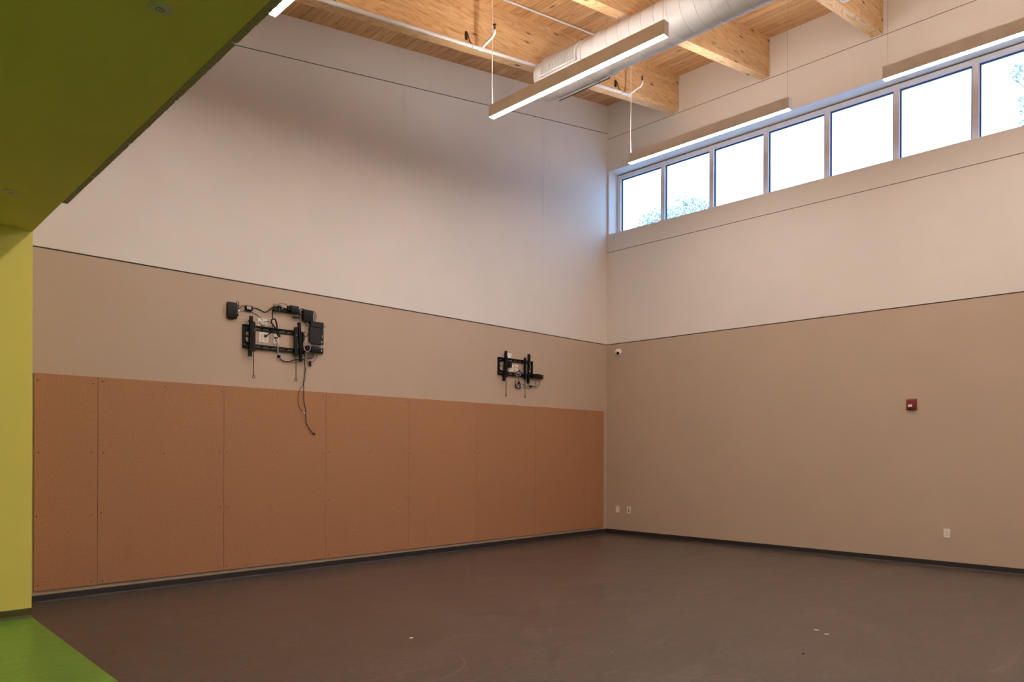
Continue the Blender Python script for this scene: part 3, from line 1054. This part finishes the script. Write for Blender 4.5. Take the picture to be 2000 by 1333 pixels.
p = wbox(A1, 950, 690, 1036, 852, 0, 0.007, 0.002).build('data_plate', M['plate'], None)
tag(p, 'white data plate behind the grey cable in the nearer bracket', 'wall plate')
wbox(A1, 968, 738, 1022, 766, 0.004, 0.012, 0.001).build('data_jack', M['slot_dark'], p)

# --- boxes round the nearer bracket
b = wbox(A1, 208, 166, 372, 436, 0, 0.045, 0.018).build('network_box', M['black'], None, True)
tag(b, 'black rounded box on the wall at the far left of the nearer bracket', 'electronic box')
wbox(A1, 300, 176, 308, 428, 0.044, 0.0462, 0.001).build('seam', M['slot_dark'], b)
wbox(A1, 366, 360, 384, 400, 0.01, 0.03, 0.003).build('side_button', M['black'], b)
wbox(A1, 372, 296, 402, 326, 0.012, 0.026, 0.003).build('plug', M['chrome'], b)

b = wbox(A1, 500, 228, 620, 306, 0, 0.032, 0.006).build('power_adapter', M['black'], None, True)
tag(b, 'small black power adapter with pale label right of the rounded box', 'power adapter')
wbox(A1, 522, 240, 590, 288, 0.0315, 0.0327, 0).build('printed_label', M['adaptor_label'], b)

b = wbox(A1, 962, 268, 1362, 338, 0, 0.038, 0.004)
b = b.build('power_strip', M['black'], None, True)
tag(b, 'black power strip along the top of the nearer bracket, adapter on its right end', 'power strip', 'black power strips')
wbox(A1, 1180, 232, 1232, 300, 0.0385, 0.062, 0.004).build('plug', M['black'], b)
b = wbox(A1, 1244, 232, 1368, 344, 0.0385, 0.075, 0.006).build('plug_in_adapter', M['black'], None, True)
tag(b, 'black plug-in adapter on the right end of the top power strip', 'power adapter')

b = wbox(A1, 1446, 298, 1600, 486, 0, 0.05, 0.005).build('signal_splitter', M['black'], None, True)
tag(b, 'black finned box with round connectors above the flat computer', 'electronic box')
for q in range(4):
    wbox(A1, 1462 + q * 34, 310, 1470 + q * 34, 478, 0.0498, 0.054, 0.001).build('fin', M['black'], b)
wbox(A1, 1548, 360, 1556, 418, 0.0498, 0.0545, 0).build('front_label', M['dark_grey'], b)
for q in range(3):
    a_ = A1(1446, 330 + 42 * q, 0.028)
    MB().lathe([(0, 0.012), (0.012, 0.012), (0.014, 0.009), (0.045, 0.009)], a_, (-1, 0, 0.1), 12).build('connector', M['black'], b, True)
    MB().lathe([(0.040, 0.0095), (0.050, 0.0095)], a_, (-1, 0, 0.1), 12).build('connector_ring', M['chrome'], b, True)

b = wbox(A1, 1548, 590, 1768, 852, 0, 0.042, 0.004).build('mini_computer', M['dark_grey'], None)
tag(b, 'flat dark grey computer box right of the nearer bracket with pale round badge', 'computer')
wbox(A1, 1566, 492, 1770, 586, 0, 0.050, 0.004).build('top_bay', M['dark_grey'], b)
a_ = A1(1738, 822, 0.042)
MB().lathe([(0, 0.0095), (0.001, 0.0095)], a_ + Vector((0, 0.0003, 0)), (0, -1, 0), 20).build('badge', M['chrome'], b)
wbox(A1, 1744, 706, 1752, 756, 0.0415, 0.0425, 0).build('printed_mark', M['grey_cable'], b)
a_ = A1(1786, 564, 0.03)
MB().tube([a_ + Vector((0.014 * math.cos(q * math.pi / 10), 0, 0.014 * math.sin(q * math.pi / 10))) for q in range(20)], 0.0018, 6, close=True).build('wire_clip', M['black'], b)

b = wbox(A1, 1480, 905, 1765, 995, 0, 0.034, 0.004).build('power_strip', M['black'], None, True)
tag(b, 'black power strip under the flat computer, bright switch at its right end', 'power strip', 'black power strips')
a_ = A1(1734, 962, 0.034)
MB().box(a_ + Vector((-0.006, -0.0012, -0.011)), a_ + Vector((0.006, 0.001, 0.011))).build('switch', M['chrome'], b)
b = wbox(A1, 1574, 884, 1702, 990, 0.0345, 0.07, 0.006).build('plug_in_adapter', M['black'], None, True)
tag(b, 'black plug-in adapter on the strip under the flat computer', 'power adapter')
b = wbox(A1, 1492, 876, 1552, 962, 0.0345, 0.068, 0.008).build('plug', M['black'], None, True)
tag(b, 'black ribbed plug at the left end of the strip under the flat computer', 'plug')

# --- cables round the nearer bracket
cable('power_lead', A1, [(372, 290, .03), (388, 250, .03), (380, 180, .03), (366, 158, .03), (352, 178, .03), (366, 220, .03), (385, 262, .03), (415, 262, .02), (432, 228, .02), (448, 224, .02), (470, 248, .02), (502, 256, .02)], 0.0034, M['black'],
      'thin black lead looping from the rounded box to the small adapter')
cable('power_lead', A1, [(618, 266, .015), (680, 272, .012), (740, 300, .01), (800, 332, .01), (850, 322, .01), (900, 282, .015), (950, 246, .03), (1000, 236, .05)], 0.0044, M['black'],
      'black lead sagging from the small adapter to the cable tangle')
cable('antenna_wire', A1, [(398, 308, .02), (440, 316, .018), (520, 322, .012), (600, 334, .01), (670, 368, .01), (725, 412, .012), (756, 444, .016), (772, 470, .022)], 0.0026, M['black'],
      'thin wire from the rounded box curving into the scooped plate')
cable('thin_cable', A1, [(800, 490, .022), (858, 484, .02), (900, 498, .02), (930, 540, .026), (940, 590, .04), (950, 640, .045)], 0.0028, M['black'],
      'thin wire from the scooped plate curving down behind the cable bundle')
# tangle: one bundle
rnd = random.Random(11)
b = thing('cable_tangle', 'tangle of thin tied wires on the left end of the top power strip', 'cable', A1(1040, 260, .05))
for q in range(9):
    P = []
    cx_, cy_ = 1035 + rnd.uniform(-25, 25), 262 + rnd.uniform(-16, 16)
    rx_, ry_ = rnd.uniform(22, 78), rnd.uniform(18, 56)
    ph = rnd.uniform(0, 6.28)
    for j in range(9):
        a_ = ph + j * 2 * math.pi / 9
        P.append(A1(cx_ + rx_ * math.cos(a_) * rnd.uniform(.8, 1.15), cy_ + ry_ * math.sin(a_) * rnd.uniform(.8, 1.15), .05 + rnd.uniform(-.010, .02)))
    MB().tube(P, 0.0024, 6, 4, close=True).build('wire_loop', M['black'] if q % 3 else M['grey_cable'], b, True)
MB().tube([A1(1010, 262, .055), A1(1040, 250, .06), A1(1078, 262, .055)], 0.015, 8, 4).build('cable_tie', M['black'], b, True)
P = [A1(x_, y_, .05) for x_, y_ in ((1030, 214), (1050, 186), (1100, 198), (1150, 206), (1190, 236))]
MB().tube(P, 0.0024, 6, 5).build('stray_wire', M['black'], b, True)
P = [A1(x_, y_, .05) for x_, y_ in ((990, 236), (950, 226), (940, 212), (970, 200), (1010, 222))]
MB().tube(P, 0.0022, 6, 5).build('stray_wire', M['black'], b, True)
cable('power_lead', A1, [(1192, 300, .066), (1200, 244, .066), (1226, 224, .07), (1250, 240, .07)], 0.0042, M['black'],
      'short black lead arched over the plug on the top power strip')
cable('extension_cord', A1, [(962, 290, .04), (942, 300, .04), (936, 340, .03), (936, 400, .04), (940, 446, .07)], 0.0058, M['black'],
      'black cord dropping from the top power strip to the tied bundle')
b = thing('cord_bundle', 'thick black cord tied in a long loop over the top rail', 'cable', A1(980, 560, .09))
for q, off in enumerate((0.082, 0.094)):
    s = q * 7
    P = [A1(x_ + s, y_, off) for x_, y_ in ((940, 448), (918, 458), (914, 494), (932, 530), (958, 570), (985, 620), (1012, 660), (1040, 700), (1052, 728), (1040, 738), (1018, 716), (1006, 670), (1010, 610), (1004, 560), (992, 500), (980, 462), (960, 446))]
    MB().tube(P, 0.0060, 8, 4, close=True).build('cord_loop', M['black'], b, True)
MB().tube([A1(968, 588, .09), A1(988, 604, .092), A1(1012, 608, .09)], 0.021, 10, 3).build('cord_tie', M['black'], b, True)
P = [A1(985, 600, .09), A1(950, 640, .085), A1(915, 668, .07), A1(880, 690, .045), A1(846, 714, .03)]
MB().tube(P, 0.0055, 8, 5).build('plug_lead', M['black'], b, True)
wbox(A1, 814, 700, 852, 738, 0.0075, 0.034, 0.004).build('plug', M['black'], b, True)

cable('data_cable', A1, [(992, 756, .014), (1006, 790, .022), (1018, 850, .03), (1020, 930, .045), (1024, 1000, .04), (1034, 1050, .03)], 0.0072, M['grey_cable'],
      'grey ribbon-like data cable dropping from the data plate through the bracket')
b = thing('cable_clamp', 'black clamp tying the grey cable below the nearer bracket', 'cable tie', A1(1034, 1052, .03))
MB().tube([A1(1014, 1040, .03), A1(1034, 1052, .032), A1(1056, 1048, .03)], 0.014, 10, 3).build('clamp_body', M['black'], b, True)
MB().tube([A1(1022, 1066, .03), A1(1040, 1064, .032)], 0.012, 8).build('clamp_tail', M['black'], b, True)
cable('data_cable', A1, [(1040, 1062, .03), (1080, 1108, .02), (1130, 1136, .016), (1190, 1142, .016), (1250, 1124, .018), (1310, 1104, .025), (1400, 1106, .04), (1460, 1090, .045)], 0.0048, M['dark_grey'],
      'dark cable bowing below the nearer bracket, lower of the bowed pair')
cable('data_cable', A1, [(1044, 1056, .034), (1090, 1098, .022), (1140, 1122, .02), (1200, 1124, .02), (1260, 1108, .022), (1320, 1090, .03), (1400, 1092, .045), (1452, 1070, .045)], 0.0034, M['white_cable'],
      'pale cable bowing below the nearer bracket, upper of the bowed pair')
# coil at the right
b = thing('cable_coil', 'coiled cables hanging at the lower right of the nearer bracket', 'cable', A1(1520, 1000, .05))
for cx_, cy_, rx_, ry_, mm, off in ((1502, 900, 58, 76, 'white_cable', .085), (1526, 1030, 62, 64, 'black', .055), (1524, 1034, 44, 46, 'grey_cable', .06), (1534, 1022, 30, 56, 'black', .065), (1516, 1046, 74, 52, 'grey_cable', .05)):
    MB().tube([A1(cx_ + rx_ * math.cos(q * math.pi / 12), cy_ + ry_ * math.sin(q * math.pi / 12), off + 0.004 * math.sin(q * 1.7)) for q in range(24)], 0.0030, 6, close=True).build('coil_turn', M[mm], b, True)
cable('hdmi_lead', A1, [(1600, 1000, .045), (1608, 1050, .045), (1580, 1084, .045), (1540, 1098, .045), (1500, 1080, .05)], 0.0040, M['black'],
      'short dark lead with bright tip curling under the plug-in adapter')
cable('thin_cable', A1, [(1662, 985, .05), (1660, 1040, .045), (1640, 1096, .035), (1610, 1132, .03), (1572, 1140, .028)], 0.0026, M['dark_grey'],
      'thin lead from the lower strip down to the hanging dongle')
cable('thin_cable', A1, [(1464, 1040, .05), (1480, 1090, .04), (1510, 1124, .03), (1545, 1140, .028)], 0.0028, M['grey_cable'],
      'pale thin lead from the coil down to the hanging dongle')
b = wbox(A1, 1538, 1128, 1570, 1216, 0.012, 0.034, 0.005).build('dongle', M['black'], None, True)
tag(b, 'small black dongle hanging below the coiled cables', 'dongle')
cable('looped_lead', A1, [(1372, 380, .05), (1378, 300, .05), (1420, 280, .05), (1460, 296, .05)], 0.0052, M['black'],
      'black lead arching from the connectors over the finned box')
cable('looped_lead', A1, [(1590, 316, .04), (1630, 344, .04), (1648, 410, .04), (1636, 470, .04), (1612, 520, .04)], 0.0032, M['black'],
      'outer of the leads bulging right of the finned box')
cable('looped_lead', A1, [(1596, 334, .045), (1616, 370, .045), (1622, 420, .045), (1612, 474, .045), (1596, 520, .045)], 0.0032, M['black'],
      'inner of the leads bulging right of the finned box')
cable('looped_lead', A1, [(1372, 330, .045), (1362, 380, .05), (1372, 440, .05), (1384, 500, .05), (1400, 540, .06)], 0.0036, M['black'],
      'black lead dropping left of the finned box behind the right arm')
b = wbox(A1, 1276, 402, 1366, 432, 0.03, 0.052, 0.004).build('hdmi_plug', M['black'], None, True)
tag(b, 'black plug pointing left from the finned box connectors', 'plug')
cable('looped_lead', A1, [(1462, 490, .05), (1480, 540, .05), (1530, 560, .05), (1566, 540, .05), (1550, 500, .05)], 0.0042, M['black'],
      'black lead sagging between finned box and flat computer')
cable('looped_lead', A1, [(1436, 620, .085), (1456, 700, .085), (1488, 740, .06), (1470, 790, .06), (1444, 830, .07), (1450, 900, .085), (1480, 960, .06)], 0.0032, M['white_cable'],
      'pale lead winding beside the right bracket arm')
cable('looped_lead', A1, [(1540, 640, .04), (1510, 700, .05), (1488, 744, .055), (1466, 720, .07)], 0.0036, M['black'],
      'black lead crossing from the flat computer to the right arm')
# long cables hanging over the panels
F = A1b
cable('hanging_cable', F, [(1452, -60, .05), (1454, 60, .045), (1456, 150, .035), (1466, 240, .03), (1456, 360, .03), (1440, 480, .032), (1446, 560, .033), (1445, 700, .033), (1450, 800, .033), (1470, 900, .034), (1478, 970, .034), (1478, 1080, .034), (1482, 1130, .034), (1508, 1190, .034), (1548, 1250, .034), (1592, 1296, .034)], 0.0046, M['black'],
      'long black cable hanging from the nearer bracket down over the panel')
b = thing('cable_connector', 'black connector with bright collar at the end of the long hanging cable', 'connector', F(1600, 1304, .034))
MB().tube([F(1576, 1282, .034), F(1590, 1294, .034)], 0.0066, 10).build('collar', M['chrome'], b, True)
MB().tube([F(1590, 1294, .034), F(1626, 1326, .034)], 0.0082, 10).build('plug_body', M['black'], b, True)
F2 = A1b
cable('hanging_wire', F2, [(1440, 60, .03), (1456, 180, .028), (1474, 260, .026), (1480, 330, .026), (1468, 420, .026), (1448, 490, .042), (1420, 540, .03), (1380, 600, .03), (1358, 670, .03), (1350, 750, .03), (1358, 830, .03), (1384, 900, .03), (1416, 944, .03), (1444, 966, .03)], 0.0028, M['black'],
      'thin black wire beside the long hanging cable, bowing left over the panel')
b = MB().tube([F2(1432, 956, .03), F2(1470, 986, .03)], 0.0042, 8).build('wire_tip', M['plate'], None, True)
tag(b, 'pale tip of the thin wire over the panel', 'connector')

# --- round the far bracket
p = wbox(A2, 424, 222, 546, 350, 0, 0.008, 0.002).build('cable_entry_plate', M['plate'], None)
tag(p, 'white wall plate above the far bracket', 'wall plate')
mb = MB()
a_ = A2(505, 340, 0.008)
mb.tube([a_ + Vector((-0.032, 0, -0.008)), a_ + Vector((0, -0.016, 0.012)), a_ + Vector((0.034, 0, -0.008))], 0.006, 8, 5)
mb.build('cable_hood', M['white_cable'], p, True)
p = wbox(A2, 462, 470, 592, 622, 0, 0.007, 0.002).build('power_outlet', M['plate'], None)
tag(p, 'white power outlet behind the far bracket, black adapter in it', 'outlet')
duplex(A2, 566, 540, 60, 60, p, 0.007)
b = wbox(A2, 494, 410, 556, 536, 0.0075, 0.05, 0.004).build('plug_in_adapter', M['black'], None, True)
tag(b, 'black plug-in adapter in the outlet of the far bracket', 'power adapter')
cable('white_lead', A2, [(520, 536, .03), (512, 580, .03), (500, 616, .03), (492, 640, .04)], 0.0050, M['white_cable'],
      'short white lead under the adapter of the far bracket')
p = wbox(A2, 624, 476, 688, 618, 0, 0.007, 0.002).build('data_plate', M['plate'], None)
tag(p, 'white data plate in the middle of the far bracket', 'wall plate')
for q in range(2):
    wbox(A2, 638 + q * 22, 520, 652 + q * 22, 536, 0.006, 0.009, 0.0005).build('data_jack', M['slot_dark'], p)
cable('data_lead', A2, [(660, 534, .014), (690, 568, .02), (712, 596, .03), (736, 622, .04)], 0.0036, M['grey_cable'],
      'short grey lead from the data plate to the black boot, far bracket')
b = MB().tube([A2(706, 598, .036), A2(738, 624, .042)], 0.009, 8).build('plug_boot', M['black'], None, True)
tag(b, 'black plug boot below the data plate of the far bracket', 'plug')
b = wbox(A2, 756, 634, 802, 682, 0.036, 0.058, 0.005).build('video_plug', M['blue'], None, True)
tag(b, 'blue video plug on the lower rail of the far bracket', 'plug')
b = thing('cable_coil', 'knot of dark and pale cable on the lower rail of the far bracket', 'cable', A2(700, 676, .05))
for cx_, cy_, rx_, ry_, mm in ((690, 680, 44, 50, 'dark_grey'), (706, 680, 46, 40, 'grey_cable'), (684, 650, 34, 34, 'black'), (722, 690, 26, 34, 'black'), (694, 694, 52, 30, 'white_cable')):
    MB().tube([A2(cx_ + rx_ * math.cos(q * math.pi / 10), cy_ + ry_ * math.sin(q * math.pi / 10), .052 + .004 * math.sin(q * 1.3)) for q in range(20)], 0.0034, 6, close=True).build('coil_turn', M[mm], b, True)
b = thing('cable_coil', 'pale and black cable coil hanging below the far bracket', 'cable', A2(690, 910, .04))
for cx_, cy_, rx_, ry_, mm, rr_ in ((686, 906, 52, 88, 'black', .005), (700, 896, 60, 70, 'white_cable', .0045), (712, 930, 50, 62, 'grey_cable', .004), (676, 940, 48, 50, 'black', .0045)):
    MB().tube([A2(cx_ + rx_ * math.cos(q * math.pi / 10) + 0.3 * ry_ * math.sin(q * math.pi / 10), cy_ + ry_ * math.sin(q * math.pi / 10), .034 + .012 * math.sin(q * .63)) for q in range(20)], rr_, 6, close=True).build('coil_turn', M[mm], b, True)
wbox(A2, 696, 850, 730, 890, 0.03, 0.05, 0.004).build('coil_plug', M['black'], b, True)
cable('thin_cable', A2, [(690, 730, .045), (700, 790, .04), (716, 840, .04), (724, 870, .04)], 0.0042, M['dark_grey'],
      'dark cable linking the rail knot to the coil below the far bracket')
cable('thin_cable', A2, [(586, 700, .03), (596, 760, .014), (610, 820, .012), (640, 850, .02)], 0.0022, M['grey_cable'],
      'hair-thin wire left of the coil below the far bracket')
cable('bowed_cable', A2, [(744, 888, .035), (800, 908, .03), (860, 938, .03), (940, 944, .03), (1010, 942, .03), (1080, 966, .03), (1128, 930, .035), (1152, 860, .04), (1158, 770, .045)], 0.0042, M['dark_grey'],
      'dark cable bowing from the coil up to the far strip')
cable('bowed_cable', A2, [(764, 912, .035), (820, 960, .028), (880, 968, .028), (950, 956, .03), (1010, 890, .035), (1040, 830, .04), (1050, 770, .045)], 0.0034, M['grey_cable'],
      'pale cable bowing below the far bracket to the strip')
cable('bowed_cable', A2, [(864, 780, .05), (878, 850, .045), (910, 910, .035), (960, 950, .034), (1060, 945, .034), (1072, 900, .036), (1052, 830, .04), (1040, 770, .045)], 0.0032, M['black'],
      'black lead sagging between latch and strip of the far bracket')
b = wbox(A2, 946, 924, 990, 972, 0.022, 0.044, 0.008).build('cable_clamp', M['black'], None, True)
tag(b, 'black clip gathering the cables below the far bracket', 'cable tie')
b = wbox(A2, 1006, 690, 1240, 772, 0, 0.036, 0.004).build('power_strip', M['black'], None, True)
tag(b, 'black power strip at the right end of the far bracket', 'power strip', 'black power strips')
a_ = A2(1216, 744, 0.036)
MB().box(a_ + Vector((-0.005, -0.0012, -0.013)), a_ + Vector((0.005, 0.001, 0.013))).build('switch', M['chrome'], b)
b = wbox(A2, 1072, 678, 1186, 772, 0.0365, 0.072, 0.006).build('plug_in_adapter', M['black'], None, True)
tag(b, 'black plug-in adapter on the strip of the far bracket', 'power adapter')
b = wbox(A2, 1018, 676, 1062, 764, 0.0365, 0.066, 0.006).build('plug', M['black'], None, True)
tag(b, 'black plug at the left end of the strip of the far bracket', 'plug')
cable('wire_loop', A2, [(912, 400, .08), (900, 360, .078), (912, 320, .078), (950, 290, .078), (976, 282, .075), (980, 310, .075), (956, 350, .08), (930, 380, .08)], 0.0018, M['dark_grey'],
      'thin wire looped round the top of the right arm, far bracket')
cable('wire_loop', A2, [(826, 330, .05), (860, 312, .05), (896, 330, .06), (910, 370, .078)], 0.0016, M['dark_grey'],
      'thin wire arching over the latch of the far bracket')
cable('wire_loop', A2, [(930, 420, .08), (950, 470, .08), (960, 520, .08), (945, 580, .08), (930, 640, .08)], 0.0032, M['grey_cable'],
      'grey lead running down the right arm of the far bracket')

# ------------------------------------------------------------------ right wall fittings
# dome camera in the corner
cc = Vector((0.0, -0.255, 3.112))
t_ = thing('security_camera', 'white dome camera with black lens high in the room corner', 'camera', cc)
MB().lathe([(0, 0.062), (0.012, 0.062), (0.018, 0.058), (0.03, 0.056)], cc, (-1, 0, 0), 32).build('camera_base', M['plate'], t_, True)
bm = MB()
prof = [(0.02 + 0.052 * math.sin(a * math.pi / 20), 0.054 * math.cos(a * math.pi / 20)) for a in range(11)]
bm.lathe(prof, cc, (-1, 0, 0), 32)
hd = bm.build('camera_head', M['plate'], t_, True)
ax = Vector((-0.72, -0.50, -0.38)).normalized()
ce = cc + Vector((-0.022, 0, 0))
MB().lathe([(0.044, 0.024), (0.058, 0.024), (0.060, 0.019), (0.056, 0.016)], ce, ax, 24).build('lens_ring', M['black'], hd, True)
MB().lathe([(0.050, 0.017), (0.058, 0.012), (0.060, 0.002)], ce, ax, 20).build('lens', M['black'], hd, True)


def plate_r(y0, y1, z0, z1, name, label, cat):
    p = MB().box((-0.007, y0, z0), (0.0, y1, z1), 0.002).build(name, M['plate'], None)
    return tag(p, label, cat)


p = plate_r(-0.209, -0.283, 0.370, 0.480, 'blank_plate', 'white blank wall plate nearest the room corner above the baseboard', 'wall plate')
MB().box((-0.0085, -0.228, 0.388), (-0.0065, -0.264, 0.462), 0.001).build('insert', M['plate'], p)
p = plate_r(-0.440, -0.517, 0.370, 0.482, 'data_plate', 'white wall plate with two dark jacks, second from the room corner', 'wall plate')
MB().box((-0.0085, -0.460, 0.388), (-0.0065, -0.498, 0.465), 0.001).build('insert', M['plate'], p)
for z in (0.437, 0.405):
    MB().box((-0.0095, -0.469, z - 0.009), (-0.0078, -0.489, z + 0.009)).build('data_jack', M['slot_dark'], p)
p = plate_r(-5.195, -5.268, 0.366, 0.477, 'power_outlet', 'white power outlet low on the right wall under the red alarm', 'outlet')
MB().box((-0.0085, -5.214, 0.384), (-0.0065, -5.249, 0.459), 0.001).build('insert', M['plate'], p)
for z in (0.440, 0.402):
    for yy in (-5.2255, -5.2365):
        MB().box((-0.0092, yy - 0.0012, z - 0.002), (-0.0078, yy + 0.0012, z + 0.007)).build('slot', M['slot_dark'], p)
    MB().box((-0.0092, -5.229, z - 0.011), (-0.0078, -5.233, z - 0.0065)).build('earth_hole', M['slot_dark'], p)

# fire alarm strobe
sy0, sy1, sz0, sz1 = -4.772, -4.894, 1.948, 2.088
t_ = thing('alarm_strobe', 'red wall alarm with clear strobe lens on the right wall', 'alarm', (0, (sy0 + sy1) / 2, sz0))
ym = (sy0 + sy1) / 2
MB().box((-0.018, sy0, sz0), (0.0, sy1, sz1), 0.008).build('back_box', M['red'], t_, True)
MB().box((-0.042, sy0 + -0.006, sz0 + 0.006), (-0.012, sy1 + 0.006, sz1 - 0.006), 0.014).build('housing', M['red'], t_, True)
for q in range(3):
    MB().box((-0.044, ym + 0.030, sz1 - 0.028 - q * 0.011), (-0.040, ym - 0.024, sz1 - 0.024 - q * 0.011), 0.0008).build('sounder_slot', M['red_dark'], t_)
MB().box((-0.050, ym + 0.026, sz0 + 0.074), (-0.038, ym - 0.024, sz0 + 0.084), 0.002).build('lens_brow', M['red_highlight'], t_)  # brighter red paints the highlight above the lens
MB().box((-0.0445, ym + 0.030, sz0 + 0.018), (-0.040, ym - 0.028, sz0 + 0.076), 0.002).build('lens_recess', M['red_dark'], t_)
ln = MB().prism([(-0.040, sz0 + 0.030), (-0.064, sz0 + 0.040), (-0.064, sz0 + 0.058), (-0.040, sz0 + 0.070)], 'y', ym + 0.026, ym - 0.022).build('strobe_lens', M['strobe_lens'], t_)
MB().box((-0.066, ym + 0.010, sz0 + 0.038), (-0.0625, ym + 0.004, sz0 + 0.060)).build('flash_tube', M['cover'], ln)

# ------------------------------------------------------------------ scraps on the floor
for i, (x, y, s, lb) in enumerate(((-6.736, -3.371, 0.026, 'small white paper scrap alone on the left half of the floor'),
                                   (-4.299, -5.404, 0.028, 'white paper scrap on the right of the floor, farther of the close pair'),
                                   (-4.375, -5.510, 0.028, 'white paper scrap on the right of the floor, nearer of the close pair'))):
    bm = MB()
    a_ = 0.5 + i
    q = [(x + s * math.cos(a_ + b_) * f_, y + s * math.sin(a_ + b_) * f_) for b_, f_ in ((0, .8), (1.3, .6), (2.9, .9), (4.4, .6))]
    bm.prism(q, 'z', 0.0003, 0.0022)
    o = bm.build('paper_scrap', M['paper'], None, loc=(x, y, 0))
    tag(o, lb, 'paper scrap', 'paper scraps on the floor')
x, y = -5.05, -5.62
o = MB().lathe([(0, 0.008), (0.004, 0.008), (0.006, 0.003)], (x, y, 0.0003), (0, 0, 1), 10).build('dark_crumb', M['black'], None)
tag(o, 'tiny dark crumb on the floor in front of the two paper scraps', 'crumb')

# ------------------------------------------------------------------ outdoors, seen through the window
mb = MB()
mb.box((0.3, -60, -0.6), (80, 60, -0.4))
struct('ground_outside', mb, M['ground_bounce'])  # unseen; pale colour chosen to throw light up at the reveals


def tree(cx, cy, top, blobs, label, n_leaf):
    t_ = thing('tree', label, 'tree', (cx, cy, -0.4), 'trees beyond the window')
    mb = MB()
    mb.tube([(cx, cy, -0.4), (cx + 0.1, cy + 0.1, 3), (cx, cy, top - 2.6), (cx + 0.1, cy, top - 1.4)], 0.14, 10, 4)
    rnd = random.Random(int(abs(cx * 7 + cy * 13)))
    for b_ in blobs:
        mb.tube([(cx, cy, top - 4.0), (b_[0], b_[1], b_[2] - 0.2)], 0.03, 6, radii=[0.03, 0.006])
    mb.build('trunk', M['bark'], t_, True)
    bm = bmesh.new()
    for bx, by, bz, br_ in blobs:
        for q in range(int(n_leaf * 2.6 * br_ ** 2)):
            d = Vector((rnd.gauss(0, 1), rnd.gauss(0, 1), rnd.gauss(0, 1))).normalized() * br_ * rnd.random() ** 0.45
            c_ = Vector((bx, by, bz)) + d
            s = rnd.uniform(0.035, 0.075)
            u = Vector((rnd.gauss(0, 1), rnd.gauss(0, 1), rnd.gauss(0, 1))).normalized()
            v = u.orthogonal().normalized()
            wv = u.cross(v)
            vs = [bm.verts.new(c_ + v * s), bm.verts.new(c_ + wv * s * 0.5 + u * s * 0.1), bm.verts.new(c_ - v * s), bm.verts.new(c_ - wv * s * 0.5 + u * s * 0.1)]
            bm.faces.new(vs)
    mb = MB(); mb.bm.free(); mb.bm = bm
    mb.build('foliage', M['leaf'], t_)


tree(12.0, 7.3, 10.0, [(12, 7.3, 9.70, 0.42), (12.1, 6.85, 9.85, 0.45), (12, 7.7, 9.45, 0.35), (12.2, 6.6, 9.5, 0.5), (12.2, 7.2, 9.0, 0.7)], 'tree with pale sunlit leaves low in the first window pane', 420)
tree(16.0, 8.4, 11.9, [(16, 8.35, 11.6, 0.50), (16.1, 7.7, 11.3, 0.5), (16, 8.95, 11.2, 0.5), (16.2, 7.3, 11.2, 0.35), (16.3, 8.3, 10.8, 0.9)], 'tree with pale sunlit leaves low in the second window pane', 300)
tree(12.0, -5.6, 12.4, [(12, -4.10, 11.75, 0.45), (12, -3.76, 11.05, 0.22), (12, -4.12, 10.2, 0.35), (12, -4.0, 9.7, 0.22), (12, -4.9, 12.2, 0.7), (12, -5.4, 11.2, 0.9)], 'tree whose leaf tips show at the right edge of the window band', 420)
